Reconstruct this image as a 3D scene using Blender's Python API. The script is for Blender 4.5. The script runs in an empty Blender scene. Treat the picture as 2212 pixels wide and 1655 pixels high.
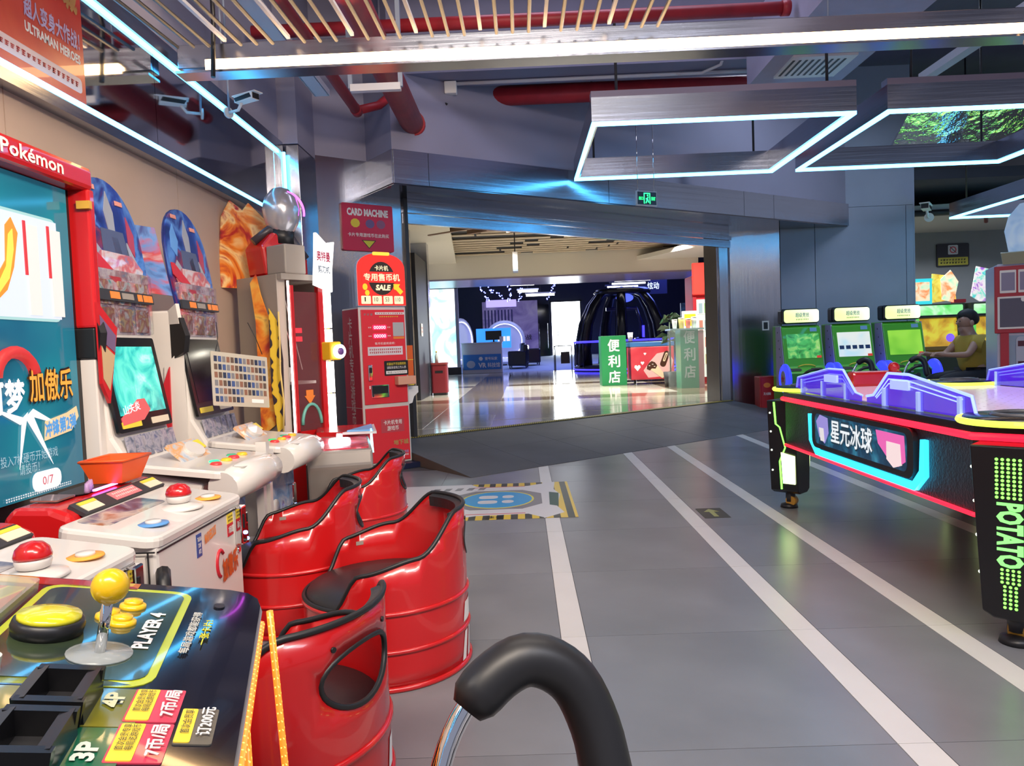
import bpy, bmesh, math, random
from mathutils import Vector, Matrix
from mathutils.geometry import delaunay_2d_cdt
random.seed(7)
SC = bpy.context.scene
COL = SC.collection
V = Vector

# ---------------------------------------------------------------- camera
FPX, CPX, CPY, HCAM = 1600.0, 1106.0, 827.5, 1.1
_Y = V((22, 77.5, -1600)).normalized()
_X = V((1, .038, 0)); _X.z = -(_X.x*_Y.x+_X.y*_Y.y)/_Y.z; _X.normalize()
_Z = _X.cross(_Y)
ROT = Matrix((_X, _Y, _Z))                       # camera -> world
cam = bpy.data.cameras.new('camera'); cam.sensor_width = 36; cam.lens = 36*FPX/2212
cam.clip_start = .02; cam.clip_end = 200
camo = bpy.data.objects.new('camera', cam); COL.objects.link(camo)
camo.matrix_world = Matrix.Translation((0, 0, HCAM)) @ ROT.to_4x4()
SC.camera = camo
def at(px, py, y):
    """point of the place at depth y seen in this direction"""
    r = ROT @ V((px-CPX, CPY-py, -FPX)); return V((0, 0, HCAM))+r*(y/r.y)

# ---------------------------------------------------------------- world, exposure
SC.view_settings.view_transform = 'Standard'; SC.view_settings.look = 'None'
SC.view_settings.exposure = 0.0; SC.view_settings.gamma = 1.0
SC.view_settings.use_curve_mapping = False
w = bpy.data.worlds.new('world'); SC.world = w; w.use_nodes = True
w.node_tree.nodes['Background'].inputs[0].default_value = (.62, .66, .85, 1)
w.node_tree.nodes['Background'].inputs[1].default_value = .45

def area_lamp(name, loc, rot, sx, sy, power, color, spread=150):
    l = bpy.data.lights.new(name, 'AREA'); l.shape = 'RECTANGLE'; l.size = sx; l.size_y = sy
    l.energy = power; l.color = color; l.spread = math.radians(spread)
    o = bpy.data.objects.new(name, l); COL.objects.link(o); o.location = loc; o.rotation_euler = rot
    return o
# ceiling panels of the hall over and behind the visitor, and of the mall corridor, plus added fill lamps
area_lamp('ceiling_fill', (.6, 2.6, 4.7), (0, 0, 0), 3.2, .5, 60, (1, .9, .8))
area_lamp('ceiling_fill', (-.3, -1.0, 4.2), (math.radians(30), 0, math.radians(20)), 2.5, .6, 150, (1, .86, .72))
area_lamp('left_wall_fill', (1.7, .0, 3.2), V((-3.8, 4.2, -1.1)).to_track_quat('-Z', 'Y').to_euler(), 1.4, .3, 58, (1, .8, .6), 75)  # added warm lamp to brighten the left wall, no fitting hangs here
area_lamp('ceiling_fill', (2.6, -1.0, 4.2), (math.radians(25), 0, 0), 3.0, .6, 80, (.86, .88, 1))
area_lamp('ceiling_fill', (1.2, 6.0, 4.9), (0, 0, 0), 3.5, .5, 32, (.72, .72, 1))  # added violet fill that lifts the dim upper walls
area_lamp('ceiling_fill', (4.4, 8.9, 4.9), (0, 0, 0), 3, .6, 60, (.72, .82, 1))  # added bluish fill to brighten the grey wall at the back
area_lamp('ceiling_fill', (7.6, 12.9, 2.95), (0, 0, 0), 2.5, .5, 70, (.85, .92, 1))  # added fill so the far right wall is not left dark
for _x in (-.4, 1.6, 3.6):
    for _y in (14.0, 17.2): area_lamp('downlight', (_x, _y, 3.38), (0, 0, 0), .3, .3, 105, (1, .97, .9), 130)

# ---------------------------------------------------------------- materials
MATS = {}
def _new(name):
    m = bpy.data.materials.new(name); m.use_nodes = True
    return m, m.node_tree.nodes, m.node_tree.links, m.node_tree.nodes['Principled BSDF']
def mat(name, col=(.8, .8, .8), rough=.5, metal=0, emit=None, es=0, spec=.5, alpha=1, coat=0, trans=0, var=0, vscale=6):
    if name in MATS: return MATS[name]
    m, n, l, b = _new(name)
    b.inputs['Base Color'].default_value = (*col, 1); b.inputs['Roughness'].default_value = rough
    b.inputs['Metallic'].default_value = metal; b.inputs['Specular IOR Level'].default_value = spec
    b.inputs['Coat Weight'].default_value = coat; b.inputs['Transmission Weight'].default_value = trans
    b.inputs['Alpha'].default_value = alpha
    if emit: b.inputs['Emission Color'].default_value = (*emit, 1); b.inputs['Emission Strength'].default_value = es
    if var:
        tc = n.new('ShaderNodeTexCoord'); t = n.new('ShaderNodeTexNoise'); t.inputs['Scale'].default_value = vscale; t.inputs['Detail'].default_value = 6
        l.new(tc.outputs['Object'], t.inputs['Vector'])
        r = n.new('ShaderNodeValToRGB'); r.color_ramp.elements[0].position = .3; r.color_ramp.elements[1].position = .7
        r.color_ramp.elements[0].color = (*[c*(1-var) for c in col], 1); r.color_ramp.elements[1].color = (*[min(1, c*(1+var)) for c in col], 1)
        l.new(t.outputs['Fac'], r.inputs[0]); l.new(r.outputs[0], b.inputs['Base Color'])
    MATS[name] = m; return m
def ramp_mat(name, stops, scale=3, detail=4, dist=1.0, rough=.35, es=0, stretch=(1, 1, 1), kind='noise', coat=0, metal=0):
    """printed or screen picture: noise through a colour ramp"""
    if name in MATS: return MATS[name]
    m, n, l, b = _new(name)
    tc = n.new('ShaderNodeTexCoord'); mp = n.new('ShaderNodeMapping'); mp.inputs['Scale'].default_value = stretch
    l.new(tc.outputs['Object'], mp.inputs['Vector'])
    if kind == 'noise':
        t = n.new('ShaderNodeTexNoise'); t.inputs['Scale'].default_value = scale; t.inputs['Detail'].default_value = detail; t.inputs['Distortion'].default_value = dist; out = t.outputs['Fac']
    elif kind == 'voronoi':
        t = n.new('ShaderNodeTexVoronoi'); t.inputs['Scale'].default_value = scale
        sp = n.new('ShaderNodeSeparateColor'); l.new(t.outputs['Color'], sp.inputs[0]); out = sp.outputs[0]
    else:
        t = n.new('ShaderNodeTexWave'); t.inputs['Scale'].default_value = scale; t.inputs['Distortion'].default_value = dist; t.inputs['Detail'].default_value = detail; out = t.outputs['Fac']
    l.new(mp.outputs[0], t.inputs['Vector'])
    r = n.new('ShaderNodeValToRGB'); e = r.color_ramp.elements
    while len(e) < len(stops): e.new(.5)
    for k, (p, c) in enumerate(stops): e[k].position = p; e[k].color = (*c, 1)
    l.new(out, r.inputs[0]); l.new(r.outputs[0], b.inputs['Base Color'])
    b.inputs['Roughness'].default_value = rough; b.inputs['Coat Weight'].default_value = coat; b.inputs['Metallic'].default_value = metal
    if es: l.new(r.outputs[0], b.inputs['Emission Color']); b.inputs['Emission Strength'].default_value = es
    MATS[name] = m; return m
def glow(name, col, es): return mat(name, tuple(c*.3 for c in col), .4, emit=col, es=es)
def bump_mat(name, col, rough, metal, scale, stretch, strength, var=.08, aniso=0, dist=.02):
    if name in MATS: return MATS[name]
    m, n, l, b = _new(name)
    tc = n.new('ShaderNodeTexCoord'); mp = n.new('ShaderNodeMapping'); mp.inputs['Scale'].default_value = stretch
    t = n.new('ShaderNodeTexNoise'); t.inputs['Scale'].default_value = scale; t.inputs['Detail'].default_value = 5
    l.new(tc.outputs['Object'], mp.inputs['Vector']); l.new(mp.outputs[0], t.inputs['Vector'])
    bu = n.new('ShaderNodeBump'); bu.inputs['Strength'].default_value = strength; bu.inputs['Distance'].default_value = dist
    l.new(t.outputs['Fac'], bu.inputs['Height']); l.new(bu.outputs[0], b.inputs['Normal'])
    r = n.new('ShaderNodeValToRGB'); r.color_ramp.elements[0].color = (*[c*(1-var) for c in col], 1); r.color_ramp.elements[1].color = (*[min(1, c*(1+var)) for c in col], 1)
    l.new(t.outputs['Fac'], r.inputs[0]); l.new(r.outputs[0], b.inputs['Base Color'])
    b.inputs['Roughness'].default_value = rough; b.inputs['Metallic'].default_value = metal; b.inputs['Anisotropic'].default_value = aniso
    MATS[name] = m; return m
STEEL = bump_mat('brushed steel', (.47, .48, .53), .2, 1, 30, (1, 1, .03), .05)
STEELX = bump_mat('brushed steel lengthwise', (.40, .42, .49), .22, 1, 30, (.03, .03, 1), .05)
MIRROR = bump_mat('polished steel mirror', (.62, .63, .66), .05, 1, 2, (1, 1, 1), .02, dist=.01)
FOIL = bump_mat('rippled mirror foil', (.8, .8, .8), .03, 1, 4, (1, 1, 1), .5, dist=.06)
CHROME = mat('chrome', (.8, .8, .82), .06, 1)
BEIGE = mat('beige wall board', (.56, .43, .34), .55, var=.05, vscale=2)
PAINT = mat('grey violet paint', (.25, .245, .34), .7, var=.06, vscale=1.5)
GREYW = mat('grey wall panel', (.28, .325, .43), .6, var=.05, vscale=2)
BLACK = mat('black', (.012, .012, .014), .4)
BLACKM = mat('matt black', (.01, .01, .012), .7)
DARK = mat('dark charcoal', (.03, .03, .035), .5)
WHITE = mat('white plastic', (.68, .65, .62), .28, coat=.4)
WHITEP = mat('white print', (.85, .83, .8), .5)
GREY = mat('grey board', (.3, .27, .24), .5)
RED = mat('red lacquer', (.52, .009, .011), .25, coat=.5, var=.05, vscale=3)
REDP = mat('red print', (.55, .02, .035), .4)
REDPIPE = mat('red pipe paint', (.38, .02, .03), .45, var=.15, vscale=8)
YELLOWP = mat('yellow print', (.85, .6, .02), .4)
TILE = mat('grey floor tile', (.185, .19, .205), .28, spec=.42, var=.14, vscale=2.2)
STRIP = mat('white strip tile', (.62, .6, .58), .3, var=.04, vscale=4)
VINYL = mat('black vinyl', (.014, .014, .016), .42)
GLASS = mat('clear acrylic', (.95, .97, 1), .03, trans=1, spec=.5, alpha=.25)
LEDB = glow('blue white led', (.09, .52, 1.0), 10)
LEDW = glow('warm white led', (1.0, .62, .28), 16)
LEDC = glow('cold white led', (1, .93, .85), 7)

# ---------------------------------------------------------------- mesh helpers
def link(name, me, m=None, parent=None, loc=None, smooth=False):
    o = bpy.data.objects.new(name, me); COL.objects.link(o)
    if m is not None and not me.materials: me.materials.append(m)
    if parent is not None: o.parent = parent
    if loc is not None: o.location = loc
    if smooth:
        for p in me.polygons: p.use_smooth = True
    return o
def from_bm(name, bm, m, parent=None, smooth=False, loc=None):
    bmesh.ops.recalc_face_normals(bm, faces=bm.faces)
    me = bpy.data.meshes.new(name); bm.to_mesh(me); bm.free()
    return link(name, me, m, parent, loc, smooth)
def pd(name, vs, fs, m, parent=None, smooth=False):
    me = bpy.data.meshes.new(name); me.from_pydata([tuple(v) for v in vs], [], fs); me.update()
    return link(name, me, m, parent, smooth=smooth)
def box(name, x0, x1, y0, y1, z0, z1, m, parent=None, bev=0, seg=2):
    bm = bmesh.new()
    vs = [bm.verts.new((x, y, z)) for x in (x0, x1) for y in (y0, y1) for z in (z0, z1)]
    for f in ((0, 1, 3, 2), (4, 6, 7, 5), (0, 4, 5, 1), (2, 3, 7, 6), (0, 2, 6, 4), (1, 5, 7, 3)): bm.faces.new([vs[i] for i in f])
    bmesh.ops.recalc_face_normals(bm, faces=bm.faces)
    if bev: bmesh.ops.bevel(bm, geom=list(bm.edges), offset=bev, segments=seg, profile=.5, affect='EDGES')
    return from_bm(name, bm, m, parent)
def plate(name, pts, o, u, v, t, m, parent=None, bev=0, base=0):
    """polygon in the plane (o,u,v), raised by t along u x v"""
    o, u, v = V(o), V(u).normalized(), V(v).normalized(); n = u.cross(v)
    bm = bmesh.new()
    lo = [bm.verts.new(o+u*a+v*b+n*base) for a, b in pts]; hi = [bm.verts.new(o+u*a+v*b+n*(base+t)) for a, b in pts]
    k = len(pts)
    bm.faces.new(lo[::-1]); top = bm.faces.new(hi)
    for i in range(k): bm.faces.new([lo[i], lo[(i+1) % k], hi[(i+1) % k], hi[i]])
    if bev:
        bmesh.ops.recalc_face_normals(bm, faces=bm.faces)
        bmesh.ops.bevel(bm, geom=list(top.edges), offset=bev, segments=2, profile=.5, affect='EDGES')
    return from_bm(name, bm, m, parent)
def rect(w, h, r=0, cx=0, cy=0, n=4):
    if r <= 0: return [(cx-w/2, cy-h/2), (cx+w/2, cy-h/2), (cx+w/2, cy+h/2), (cx-w/2, cy+h/2)]
    P = []
    for sx, sy, a0 in ((1, -1, -90), (1, 1, 0), (-1, 1, 90), (-1, -1, 180)):
        for k in range(n+1):
            a = math.radians(a0+90*k/n); P.append((cx+sx*(w/2-r)+r*math.cos(a), cy+sy*(h/2-r)+r*math.sin(a)))
    return P
def ell(rx, ry, cx=0, cy=0, n=28, a0=0, a1=360):
    full = a1-a0 == 360
    return [(cx+rx*math.cos(math.radians(a0+(a1-a0)*k/(n if full else n-1))), cy+ry*math.sin(math.radians(a0+(a1-a0)*k/(n if full else n-1)))) for k in range(n)]
def prism(name, pts, axis, a, b, m, parent=None, bev=0):
    """polygon extruded along an axis; pts are the other two coordinates in xyz order"""
    O = {'x': (V((a, 0, 0)), V((0, 1, 0)), V((0, 0, 1))), 'y': (V((0, a, 0)), V((1, 0, 0)), V((0, 0, 1))), 'z': (V((0, 0, a)), V((1, 0, 0)), V((0, 1, 0)))}[axis]
    o, u, v = O; n = u.cross(v); s = (b-a) if axis != 'y' else -(b-a)
    bm = bmesh.new(); k = len(pts)
    lo = [bm.verts.new(o+u*p+v*q) for p, q in pts]; hi = [bm.verts.new(o+u*p+v*q+n*s) for p, q in pts]
    bm.faces.new(lo); bm.faces.new(hi[::-1])
    for i in range(k): bm.faces.new([lo[i], hi[i], hi[(i+1) % k], lo[(i+1) % k]])
    bmesh.ops.recalc_face_normals(bm, faces=bm.faces)
    if bev: bmesh.ops.bevel(bm, geom=list(bm.edges), offset=bev, segments=2, profile=.5, affect='EDGES')
    return from_bm(name, bm, m, parent)
def tube(name, pts, r, m, parent=None, n=8, closed=False, smooth=True, flat=1):
    pts = [V(p) for p in pts]; k = len(pts)
    rs = r if isinstance(r, (list, tuple)) else [r]*k
    vs, fs = [], []; up = None
    for i, p in enumerate(pts):
        a = pts[(i-1) % k] if (closed or i > 0) else p; b = pts[(i+1) % k] if (closed or i < k-1) else p
        t = (b-a).normalized()
        if up is None: up = t.orthogonal().normalized()
        up = (up-t*up.dot(t)).normalized(); s = t.cross(up)
        for j in range(n):
            th = 2*math.pi*j/n; vs.append(p+(up*math.cos(th)+s*math.sin(th)*flat)*rs[i])
    for i in range(k if closed else k-1):
        for j in range(n):
            q = (i+1) % k; fs.append((i*n+j, i*n+(j+1) % n, q*n+(j+1) % n, q*n+j))
    if not closed: fs.append(tuple(range(n))[::-1]); fs.append(tuple((k-1)*n+j for j in range(n)))
    o = pd(name, vs, fs, m, parent)
    if smooth:
        for p in o.data.polygons: p.use_smooth = len(p.vertices) == 4
    return o
def bars(name, segs, w, h, m, parent=None):
    """square bars between point pairs, one mesh"""
    bm = bmesh.new()
    for p, q in segs:
        p, q = V(p), V(q); t = (q-p).normalized(); up = V((0, 0, 1)) if abs(t.z) < .9 else V((1, 0, 0))
        s = t.cross(up).normalized(); up = s.cross(t)
        c = [(-1, -1), (1, -1), (1, 1), (-1, 1)]
        A = [bm.verts.new(p+s*x*w/2+up*y*h/2) for x, y in c]; B = [bm.verts.new(q+s*x*w/2+up*y*h/2) for x, y in c]
        bm.faces.new(A[::-1]); bm.faces.new(B)
        for i in range(4): bm.faces.new([A[i], A[(i+1) % 4], B[(i+1) % 4], B[i]])
    return from_bm(name, bm, m, parent)
def lathe(name, prof, m, parent=None, n=32, c=(0, 0, 0), ax='z', smooth=True):
    vs, fs = [], []; k = len(prof); c = V(c)
    for r, z in prof:
        for j in range(n):
            a = 2*math.pi*j/n; x, y = r*math.cos(a), r*math.sin(a)
            vs.append(c+(V((x, y, z)) if ax == 'z' else V((z, x, y)) if ax == 'x' else V((x, z, y))))
    for i in range(k-1):
        for j in range(n): fs.append((i*n+j, i*n+(j+1) % n, (i+1)*n+(j+1) % n, (i+1)*n+j))
    fs.append(tuple(range(n))[::-1]); fs.append(tuple((k-1)*n+j for j in range(n)))
    bm = bmesh.new(); me = bpy.data.meshes.new(name); me.from_pydata([tuple(v) for v in vs], [], fs); bm.from_mesh(me); bpy.data.meshes.remove(me)
    bmesh.ops.remove_doubles(bm, verts=bm.verts, dist=1e-5)
    o = from_bm(name, bm, m, parent)
    if smooth:
        for p in o.data.polygons: p.use_smooth = len(p.vertices) <= 4
    return o
def cyl(name, p, q, r, m, parent=None, n=20, r2=None):
    o = tube(name, [p, q], [r, r if r2 is None else r2], m, parent, n=n); return o
def ball(name, c, r, m, parent=None, n=20, sz=1):
    return lathe(name, [(max(1e-4, r*math.sin(math.pi*k/10)), -r*sz*math.cos(math.pi*k/10)) for k in range(11)], m, parent, n=n, c=c)
def text(name, body, o, u, v, w, h, m, parent=None, t=.0008, bold=.02, spacing=1.0, base=.0012, line=1.0):
    """lettering fitted into w x h, centred on o in the plane (u,v)"""
    c = bpy.data.curves.new(name, 'FONT'); c.body = body; c.align_x = 'CENTER'; c.resolution_u = 2
    cjk = any(ord(q) > 0x2e80 for q in body); c.offset = 0 if cjk else bold; c.space_character = spacing; c.space_line = line
    ob = bpy.data.objects.new(name, c); me = bpy.data.meshes.new_from_object(ob)
    bpy.data.objects.remove(ob); bpy.data.curves.remove(c)
    if cjk and bold > .012:                       # heavier strokes: the outline struck five times with small shifts
        bm = bmesh.new()
        for q_, (dx, dy) in enumerate(((0, 0), (bold, 0), (-bold, 0), (0, bold), (0, -bold))):
            k0 = len(bm.verts); bm.from_mesh(me); bm.verts.ensure_lookup_table()
            for q in bm.verts[k0:]: q.co.x += dx*.8; q.co.y += dy*.8; q.co.z += .00025*q_
        bm.to_mesh(me); bm.free()
    xs = [p.co.x for p in me.vertices] or [0, 1]; ys = [p.co.y for p in me.vertices] or [0, 1]
    cx, cy = (min(xs)+max(xs))/2, (min(ys)+max(ys))/2; sx = w/max(1e-6, max(xs)-min(xs)); sy = h/max(1e-6, max(ys)-min(ys))
    o, u, v = V(o), V(u).normalized(), V(v).normalized(); n = u.cross(v)
    for p in me.vertices: p.co = o+u*(p.co.x-cx)*sx+v*(p.co.y-cy)*sy+n*(base+p.co.z)
    me.name = name; me.materials.clear()
    return link(name, me, m, parent)
def blocks(name, n, o, u, v, w, h, m, parent=None, rows=1, base=.0012, fill=.7):
    """rows of small unreadable print strokes as thin bars, one mesh"""
    o, u, v = V(o), V(u).normalized(), V(v).normalized(); nn = u.cross(v); vs, fs = [], []; rn = random.Random(n*31+rows)
    for r in range(rows):
        for k in range(n):
            x = -w/2+w*(k+.5)/n; y = h/2-h*(r+.5)/rows; a = w/n*fill/2; b = h/rows*.33*(.7+.3*rn.random())
            for (p, q, s, tt) in ((x-a, x+a, y+b*.45, y+b), (x-a*.9, x+a*.8, y-b*.25, y+b*.15), (x-a*rn.uniform(.1, .9), x+a*.1, y-b, y+b*.9), (x-a, x+a*rn.random(), y-b, y-b*.6)):
                i = len(vs); vs += [o+u*p+v*s+nn*base, o+u*q+v*s+nn*base, o+u*q+v*tt+nn*base, o+u*p+v*tt+nn*base]; fs.append((i, i+1, i+2, i+3))
    return pd(name, vs, fs, m, parent)
# ---------------------------------------------------------------- things
def tag(o, label, cat, group=None):
    o['label'] = label; o['category'] = cat
    if group: o['group'] = group
    return o
def thing(name, label, cat, loc=(0, 0, 0), rz=0, group=None):
    o = bpy.data.objects.new(name, None); o.empty_display_size = .1; COL.objects.link(o)
    o.location = loc; o.rotation_euler = (0, 0, rz); return tag(o, label, cat, group)
def struct(o): o['kind'] = 'structure'; return o
def dup(root, loc=None, rz=None, label=None, group=None):
    r = root.copy(); COL.objects.link(r)
    if loc is not None: r.location = loc
    if rz is not None: r.rotation_euler = (0, 0, rz)
    if label: r['label'] = label
    if group: r['group'] = group
    for ch in list(root.children):
        c = ch.copy(); COL.objects.link(c); c.parent = r
        for g in list(ch.children):
            d = g.copy(); COL.objects.link(d); d.parent = c
    return r
X_, Y_, Z_ = V((1, 0, 0)), V((0, 1, 0)), V((0, 0, 1))
F_ = (V((1, 0, 0)), V((0, 0, 1)))            # print on a front that faces -y
DIA = math.atan2(.602, .798)                 # the entrance wall stands at this angle
D_ = V((.798, .602, 0)); N_ = V((.602, -.798, 0)); E0 = V((-1.178, 7.792, 0))
def dia(t, n, z=0): p = E0+D_*t+N_*n; return V((p.x, p.y, z))
# ================================================================ the hall
GROUT = mat('dark grout', (.06, .06, .065), .8)
floor = struct(box('floor', -2.2, 10.5, -4, 15, -.12, -.003, GROUT))
cols = [(-2.1, -1.5, 0), (-1.5, -.7, 0), (-.7, .105, 0), (.105, .2, 1), (.2, .965, 0), (.965, 1.065, 1), (1.065, 1.475, 0), (1.475, 1.575, 1),
        (1.575, 2.4, 0), (2.4, 2.5, 1), (2.5, 3.3, 0), (3.3, 4.1, 0), (4.1, 4.9, 0), (4.9, 5.7, 0), (5.7, 6.5, 0), (6.5, 7.3, 0), (7.3, 8.1, 0)]
TM = {}
for x0, x1, s in cols:
    w_ = round(x1-x0, 3)
    if (w_, s) not in TM:
        o = box('floor_tile', .0012, w_-.0012, .0012, .7988, -.012, 0, STRIP if s else TILE); TM[(w_, s)] = o.data; bpy.data.objects.remove(o)
    for k in range(-3, 15):
        y0 = .35+.8*k
        c = V(((x0+x1)/2, y0+.4, 0))
        if x1 < 4 and (c-V((-.469, 6.272, 0))).dot(V((-.602, .798, 0))) > .55: continue
        if y0 > 10.7 and x0 < 5.7: continue
        if y0 < -.5 and not (-1.6 < x0 < 3): continue
        o = bpy.data.objects.new('strip_tile' if s else 'floor_tile', TM[(w_, s)]); COL.objects.link(o); o.parent = floor; o.location = (x0, y0, 0)

# ramp up to the mall corridor
RISE = .19
RT0, RT1 = .565, 5.75
def rp(t, n): return dia(t, n, RISE*(1-max(0, n)/1.627) if n > 0 else RISE)
t0, t1 = -.35, 5.3
RB = mat('ramp side board', (.10, .075, .06), .7)
vs = [dia(t0, 1.627, 0), dia(t1, 1.627, 0), dia(t1, -.1, 0), dia(t0, -.1, 0), dia(t0, 1.627, .001), dia(t1, 1.627, .001), dia(t1, 0, RISE-.004), dia(t0, 0, RISE-.004), dia(t1, -.1, RISE-.004), dia(t0, -.1, RISE-.004)]
ramp = struct(pd('floor_ramp', vs, [(3, 2, 1, 0), (0, 1, 5, 4), (4, 5, 6, 7), (7, 6, 8, 9), (0, 4, 7, 9, 3), (1, 2, 8, 6, 5), (2, 3, 9, 8)], RB))
RTILE = mat('ramp tile', (.105, .112, .125), .5, spec=.15, var=.12, vscale=2.2)
k = 0
ts = [t0, .45, 1.25, 2.05, 2.85, 3.65, 4.45, t1]
for i in range(len(ts)-1):
    for a, b in ((1.625, .82), (.817, .03)):
        q = [rp(ts[i]+.002, a), rp(ts[i+1]-.002, a), rp(ts[i+1]-.002, b), rp(ts[i]+.002, b)]
        q = [p+V((0, 0, -.002)) for p in q]; top = [p+V((0, 0, .005)) for p in q]
        pd('ramp_tile', q+top, [(3, 2, 1, 0), (4, 5, 6, 7), (0, 1, 5, 4), (1, 2, 6, 5), (2, 3, 7, 6), (3, 0, 4, 7)], RTILE, ramp)
HAZ = ramp_mat('yellow black nosing', [(0, (.03, .03, .02)), (.45, (.05, .045, .02)), (.55, (.42, .33, .04)), (1, (.42, .33, .04))], 14, 0, 0, .6, kind='wave', stretch=(1, 1, 1))
struct(plate('trim_1', [(t0, -.05), (t1, -.05), (t1, .06), (t0, .06)], dia(0, 0, RISE+.002), D_, V((-.602, .798, 0)), .006, HAZ))

# left wall: beige boards with shallow joints, mirror band with led frame above
wl = struct(box('wall_left', -2.35, -2.12, -4, 7.0, 0, 5, DARK))
ys = [-4, -1.2, .2, 1.55, 3.08, 4.62, 6.15, 6.98]
for a, b in zip(ys[:-1], ys[1:]): box('wall_board', -2.12, -2.1, a+.003, b-.003, .0, 2.26, BEIGE, wl)
mp = thing('mirror_band', 'long polished steel mirror band with blue led edge high on beige wall', 'mirror', (-2.1, 0, 2.3))
ms = [-3.9, -1.4, .9, 2.75, 4.36, 6.6]
for a, b in zip(ms[:-1], ms[1:]): box('mirror_panel', 0, .02, a+.002, b-.002, 0, .66, MIRROR, mp)
box('lower_rail', -.01, .075, -3.9, 6.6, -.055, -.002, STEELX, mp); box('upper_rail', -.01, .05, -3.9, 6.62, .602, .69, STEELX, mp)
box('led_lower', .05, .078, -3.9, 6.6, .0, .026, LEDB, mp); box('led_upper', .021, .036, -3.9, 6.62, .582, .602, LEDB, mp)
box('led_end', .05, .07, 6.6, 6.622, .024, .602, LEDB, mp); box('end_rail', -.01, .05, 6.55, 6.66, .0, .6, STEEL, mp)
struct(box('wall_left_upper', -2.12, -2.1, -4, 6.9, 3.0, 5, PAINT))
# steel pilaster at the end of the mirror band
struct(box('trim_2', -2.12, -1.93, 6.67, 7.4, 0, 2.98, STEEL, bev=.004))
struct(box('trim_3', -2.12, -1.93, 6.67, 7.4, 2.99, 5, PAINT))

# entrance wall at an angle: steel pillar, painted wall above, steel header box
def dbox(name, ta, tb, na, nb, za, zb, m, parent=None):
    P = [dia(ta, na), dia(tb, na), dia(tb, nb), dia(ta, nb)]
    return prism(name, [(p.x, p.y) for p in P], 'z', za, zb, m, parent)
struct(dbox('wall_entrance_pillar', -1.02, -.02, 0, -.22, 0, 3.03, STEEL))
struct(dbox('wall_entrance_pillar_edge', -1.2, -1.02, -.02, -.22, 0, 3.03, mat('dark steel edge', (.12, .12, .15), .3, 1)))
struct(dbox('wall_entrance_upper', -1.3, -.4, 0, -.25, 3.03, 5, PAINT))
HA, HB = V((-1.16, 7.1, 0)), V((4.866, 11.1, 0)); HD = (HB-HA).normalized(); HN = V((HD.y, -HD.x, 0))
def hpoly(n0, n1): return [HA+HN*n0, HB+HN*n0+HD*.3, HB+HN*n1+HD*.3, HA+HN*n1]
HP = [HA, HB+HD*.25, dia(7.2, -.1), dia(-.405, -.1)]
head = struct(prism('wall_entrance_header_core', [(p.x, p.y) for p in HP], 'z', 2.705, 3.02, DARK))
js = [0, .37, 2.65, 4.95, 5.55, (HB-HA).length+.02]
for a, b in zip(js[:-1], js[1:]):
    plate('header_panel', [(a+.003, 0), (b-.003, 0), (b-.003, .318), (a+.003, .318)], V((HA.x, HA.y, 2.703)), HD, Z_, .012, STEELX, head)
e = (dia(-.405, 0)-HA); e.z = 0
plate('header_panel', [(0, 0), (e.length, 0), (e.length, .318), (0, .318)], V((HA.x, HA.y, 2.703))+e, -e, Z_, .012, STEELX, head)
prism('soffit_panel', [(p.x, p.y) for p in (HA, HB, dia(6.6, 0), dia(-.405, 0))], 'z', 2.69, 2.703, mat('dark polished soffit', (.16, .16, .18), .12, 1), head)
UPP = [HA+HN*-.012, HB+HN*-.012+HD*.3, dia(7.2, -.2), dia(-.405, -.2)]
struct(prism('wall_entrance_fascia', [(p.x, p.y) for p in UPP], 'z', 3.021, 5, PAINT))
# roller shutter: box rails, bottom bar and guide rails
sh = thing('roller_shutter', 'raised steel roller shutter with guide rails over the mall entrance', 'shutter', (0, 0, 0))
T1 = 5.12
def drail(name, za, zb, na, nb, m): return dbox(name, -.02, T1+.3, na, nb, za, zb, m, sh)
drail('shutter_slat', 2.62, 2.69, .0, -.08, STEELX); drail('shutter_slat', 2.55, 2.612, .02, -.06, STEELX); drail('bottom_bar', 2.44, 2.54, .01, -.05, STEELX)
dbox('guide_rail', T1+.3, T1+.36, .04, -.1, RISE, 2.69, BLACK, sh); dbox('guide_rail', -.02, .02, .04, -.1, RISE, 2.69, DARK, sh)
# right jamb of the opening
jm = struct(dbox('wall_entrance_jamb', T1, T1+.32, -.05, -.28, RISE, 2.7, STEEL))
dbox('jamb_panel', T1+.02, T1+.3, -.045, -.02, RISE, 2.6, STEEL, jm)
dbox('jamb_post', T1+.37, T1+.45, .08, -.1, .1, 2.7, CHROME, jm)
dbox('jamb_post', T1+.31, T1+.345, .05, -.02, .15, 2.6, CHROME, jm)
# return between jamb and grey wall
struct(box('wall_right_return', 3.1, 3.45, 11.02, 11.6, 0, 5, STEEL))
# grey wall right of the opening
YW = 11.1
wr = struct(box('wall_right', 3.42, 5.83, YW+.02, YW+.5, 0, 5, DARK))
box('steel_panel', 3.34, 3.86, YW, YW+.02, .0, 2.705, STEEL, wr)
for a, b in ((3.87, 4.38), (4.385, 5.72), (5.725, 5.83)): box('wall_panel', a+.002, b-.002, YW, YW+.02, 0, 2.97, GREYW, wr)
box('wall_panel', 3.4, 5.83, YW, YW+.02, 2.975, 5, GREYW, wr); box('wall_panel', 5.83, 5.85, YW, YW+.5, 0, 5, GREYW, wr)
sw = thing('wall_switch', 'small white framed switch plate on the steel panel by the entrance', 'switch', (3.63, YW-.006, 1.28))
box('cover', -.05, .05, 0, .006, -.07, .07, WHITEP, sw); box('key_plate', -.03, .03, -.004, 0, -.05, .05, DARK, sw)

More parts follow.
